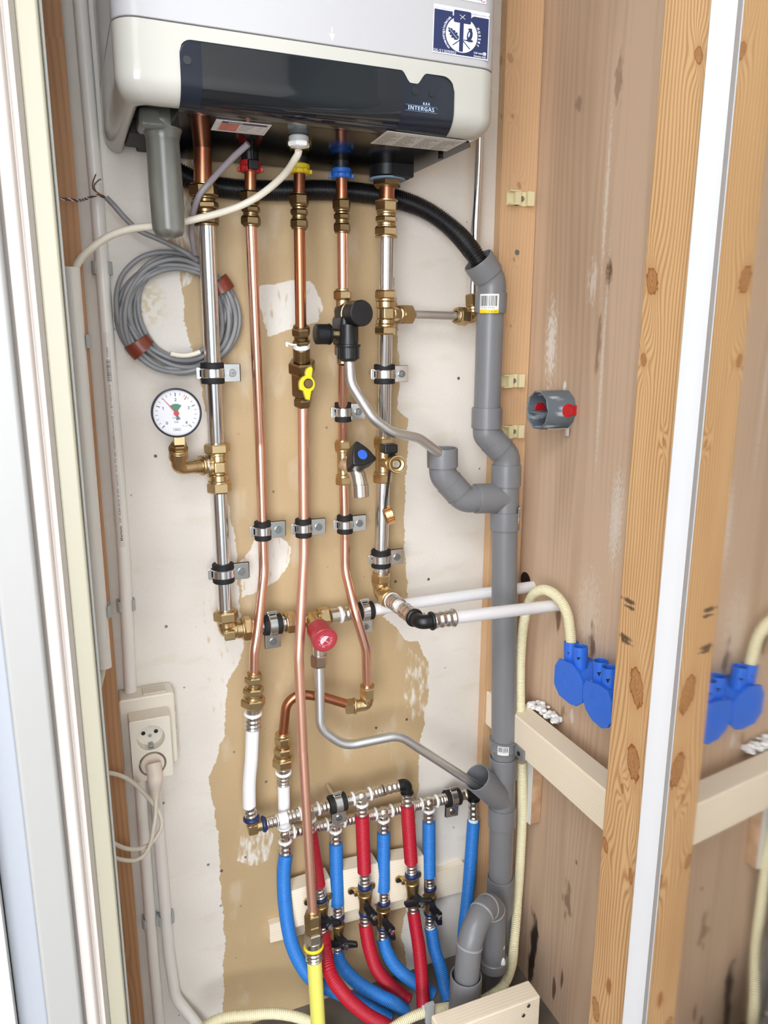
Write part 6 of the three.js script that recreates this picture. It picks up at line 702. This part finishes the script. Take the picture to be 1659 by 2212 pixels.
// blue boxes on the plywood
function blueBox(label, outline, tubes, x = 0.712) { const t = thing('blue_wall_box', label, 'wall box', 'blue plastic wall boxes on the plywood'); const toM = new THREE.Matrix4().makeBasis(new THREE.Vector3(0, 0, -1), new THREE.Vector3(0, 1, 0), new THREE.Vector3(1, 0, 0)).setPosition(x, 0, 0); const c = outline.reduce((s, p) => add3(s, p), [0, 0, 0]).map((v) => v / outline.length);
  const flat = outline.map((p) => [-p[2], p[1]]), cc = [-c[2], c[1]], shrink = (k) => flat.map((p) => [cc[0] + (p[0] - cc[0]) * k, cc[1] + (p[1] - cc[1]) * k]);
  part(t, 'back_plate', slab(flat, 0.005, toM, 0.001), M.bluePlastic); part(t, 'box', slab(shrink(0.9), 0.0492, toM.clone().setPosition(x + 0.0045, 0, 0), 0.001), M.bluePlastic);
  for (const k of [0.45, 0.3]) part(t, 'moulded_ring', new THREE.TorusGeometry(0.02 * k * 1.6, 0.0005, 6, 32).rotateY(Math.PI / 2).translate(x, c[1] + 0.004, c[2]), M.bluePlastic);
  for (const [a, b] of tubes) { part(t, 'inlet_tube', lathe([[0.0098, len(a, b)], [0.0098, 0.001], [0.0104, 0], [0.0114, 0], [0.0118, 0.0006], [0.0118, len(a, b)]], 30).applyMatrix4(axisMatrix(a, b)), M.bluePlastic); part(t, 'tube_mark', slab([[-0.0035, 0.003], [0.0028, 0.0045], [0.0, -0.004], [-0.001, -0.001]], 0.0006, at([a[0] - 0.0085, a[1] - 0.018, a[2] + 0.0085], 0, -0.75), 0), M.dark); part(t, 'tube_floor', pieceGeo('cyl', 0.028, 0.029, 0.0105).applyMatrix4(axisMatrix(a, b)), M.navy); }
  part(t, 'latch', box([x + 0.008, c[1] + 0.008, Math.max(...outline.map((p) => p[2])) - 0.004], [x + 0.022, c[1] + 0.018, Math.max(...outline.map((p) => p[2])) + 0.004], 0.001), M.clipGrey); }
blueBox('left blue plastic wall box, with the cream conduit in one of its tubes', [[.712,-.5153,.2283], [.712,-.5113,.2595], [.712,-.5189,.2774], [.712,-.5308,.2917], [.712,-.5639,.2937], [.712,-.5764,.2793], [.712,-.5798,.2635], [.712,-.5779,.234], [.712,-.5634,.2182], [.712,-.5319,.218]], [[[.735,-.489,.228], [.735,-.53,.2319]], [[.732,-.4855,.2566], [.732,-.5253,.2593]]]);
blueBox('right blue plastic wall box, partly hidden behind the wide pine stud', [[.712,-.5216,.3002], [.712,-.5157,.3326], [.712,-.5169,.3502], [.712,-.5322,.3625], [.712,-.559,.3664], [.712,-.5749,.3573], [.712,-.582,.3449], [.712,-.5799,.321], [.712,-.5695,.3037], [.712,-.5537,.2951], [.712,-.5328,.2942]], [[[.735,-.491,.3048], [.735,-.5299,.3066]], [[.732,-.4908,.3297], [.732,-.5305,.3317]]]);
// grey round box with red plugs
{ const t = thing('grey_wall_box', 'open grey round wall box with red plugs, smeared with plaster', 'wall box'), c = [.712,-.1176,.1313], m = axisMatrix(c, [c[0] + 1, c[1], c[2]]), r = 0.0325, D = 0.0535;
  const pl = pixelTex(128, 128, (u, v) => { const k = smooth(0.05, 0.35, fbm(u * 9, v * 9, 5, 4)); return [104 + k * 120, 114 + k * 112, 122 + k * 106]; });
  part(t, 'shell', [lathe([[r - 0.003, 0.046], [r - 0.003, 0.001], [r - 0.0022, 0], [r - 0.0006, 0], [r, 0.001], [r, D]], 10, true).applyMatrix4(m)], mat(0xffffff, 0.5, 0, { map: pl })); part(t, 'back', pieceGeo('cyl', 0.046, 0.05, r - 0.001).applyMatrix4(m), M.boxGrey); part(t, 'inner_wall', box([c[0] + 0.002, c[1] - 0.006, c[2] - 0.026], [c[0] + 0.046, c[1] - 0.003, c[2] + 0.014], 0.0006), M.boxGrey);
  const rp = [c[0] + 0.038, c[1] + 0.001, c[2] + r - 0.001]; part(t, 'red_plug', [lathe([[0, 0], [0.011, 0], [0.011, 0.0025], [0.0085, 0.0032], [0.008, 0.0022], [0, 0.0022]], 28).applyMatrix4(axisMatrix(rp, [rp[0], rp[1], rp[2] + 1])), box([rp[0] + 0.004, rp[1] - 0.008, rp[2]], [0.7655, rp[1] + 0.008, rp[2] + 0.0024], 0.0008)], M.redPlastic, 'red plug'); part(t, 'red_plug', pieceGeo('cyl', 0, 0.003, 0.010).applyMatrix4(axisMatrix([c[0] + 0.024, c[1] + 0.001, c[2] - r + 0.003], [c[0] + 0.024, c[1] + 0.001, 1])), M.redPlastic, 'red plug inside');
  part(t, 'metal_claw', [box([c[0] + 0.006, c[1] - 0.030, c[2] + 0.016], [c[0] + 0.05, c[1] - 0.028, c[2] + 0.026], 0.0005), box([c[0] + 0.045, c[1] - 0.042, c[2] + 0.018], [c[0] + 0.047, c[1] - 0.027, c[2] + 0.026], 0.0005)], M.zinc); }
// cream saddle clips on the corner stud
function saddle(label, c, w) { const t = thing('saddle_clip', label, 'clip', 'cream saddle clips on the pine corner stud'), x = c[0], y = c[1], z = 0.0205, h = 0.0115; part(t, 'base', box([x - w, y - h, z], [x + w, y + h, z + 0.003], 0.0006), M.clipCream); part(t, 'jaw', [box([x + w * 0.45, y - h, z + 0.0025], [x + w, y + h, z + 0.012], 0.0008), box([x - w, y - h, z + 0.0025], [x - w * 0.2, y - h + 0.0025, z + 0.014], 0.0006), box([x - w, y + h - 0.0025, z + 0.0025], [x - w * 0.2, y + h, z + 0.014], 0.0006), box([x - w * 0.55, y - h, z + 0.0025], [x - w * 0.12, y + h, z + 0.013], 0.0008)], M.clipCream); part(t, 'screw', pieceGeo('cyl', 0, 0.0022, 0.0042).applyMatrix4(axisMatrix([x + w * 0.17, y, z + 0.003], [x + w * 0.17, y, 1])), M.screw); }
saddle('cream saddle clip on the pine corner stud, topmost of three, level with the black hose', [.73,.2248,.03], 0.024);
saddle('cream saddle clip on the pine corner stud, level with the grey wall box top', [.7288,-.0761,.03], 0.0215);
saddle('cream saddle clip on the pine corner stud, lowest of three, beside the drain offset bend', [.733,-.1658,.03], 0.0205);
// small details that belong to the timber and the wall
{ const stud = scene.getObjectByName('timber_stud_001'); for (const p of [[.731,.1398,.0205]]) part(stud, 'screw', pieceGeo('cyl', -0.0006, 0.0006, 0.0045).applyMatrix4(axisMatrix(p, [p[0], p[1], 1])), M.screw);
  const wr = scene.getObjectByName('wall_right'), h = [.7655,-.4445,.0391], d = pieceGeo('cyl', -0.0004, 0.0004, 0.016).scale(1, 1, 1).applyMatrix4(axisMatrix(h, [0, h[1], h[2]])); part(wr, 'hole', d, M.dark, 'dark hole round the rear white pipe');
  const f = thing('sealant_foam', 'crumbling white foam along the back edge of the pale beam', 'foam', undefined); f.userData.kind = 'stuff'; const L = []; for (let i = 0; i < 46; i++) { const u = rnd(), p = lerp([.752,-.6741,.1021], [.752,-.6724,.1798], u); const g = new THREE.IcosahedronGeometry(0.003 + rnd() * 0.0045, 1), q = g.attributes.position; for (let k = 0; k < q.count; k++) { const s = 1 + 0.5 * noise.noise(q.getX(k) * 400 + i, q.getY(k) * 400, q.getZ(k) * 400); q.setXYZ(k, q.getX(k) * s, q.getY(k) * s * 0.7, q.getZ(k) * s); } g.computeVertexNormals(); L.push(g.translate(p[0] + (rnd() - 0.6) * 0.02, -0.661 + rnd() * 0.012 * Math.sin(u * 3.1), p[2] + (rnd() - 0.5) * 0.006)); } part(f, 'lumps', L, M.caulk); }

settle();
renderer.render(scene, camera);
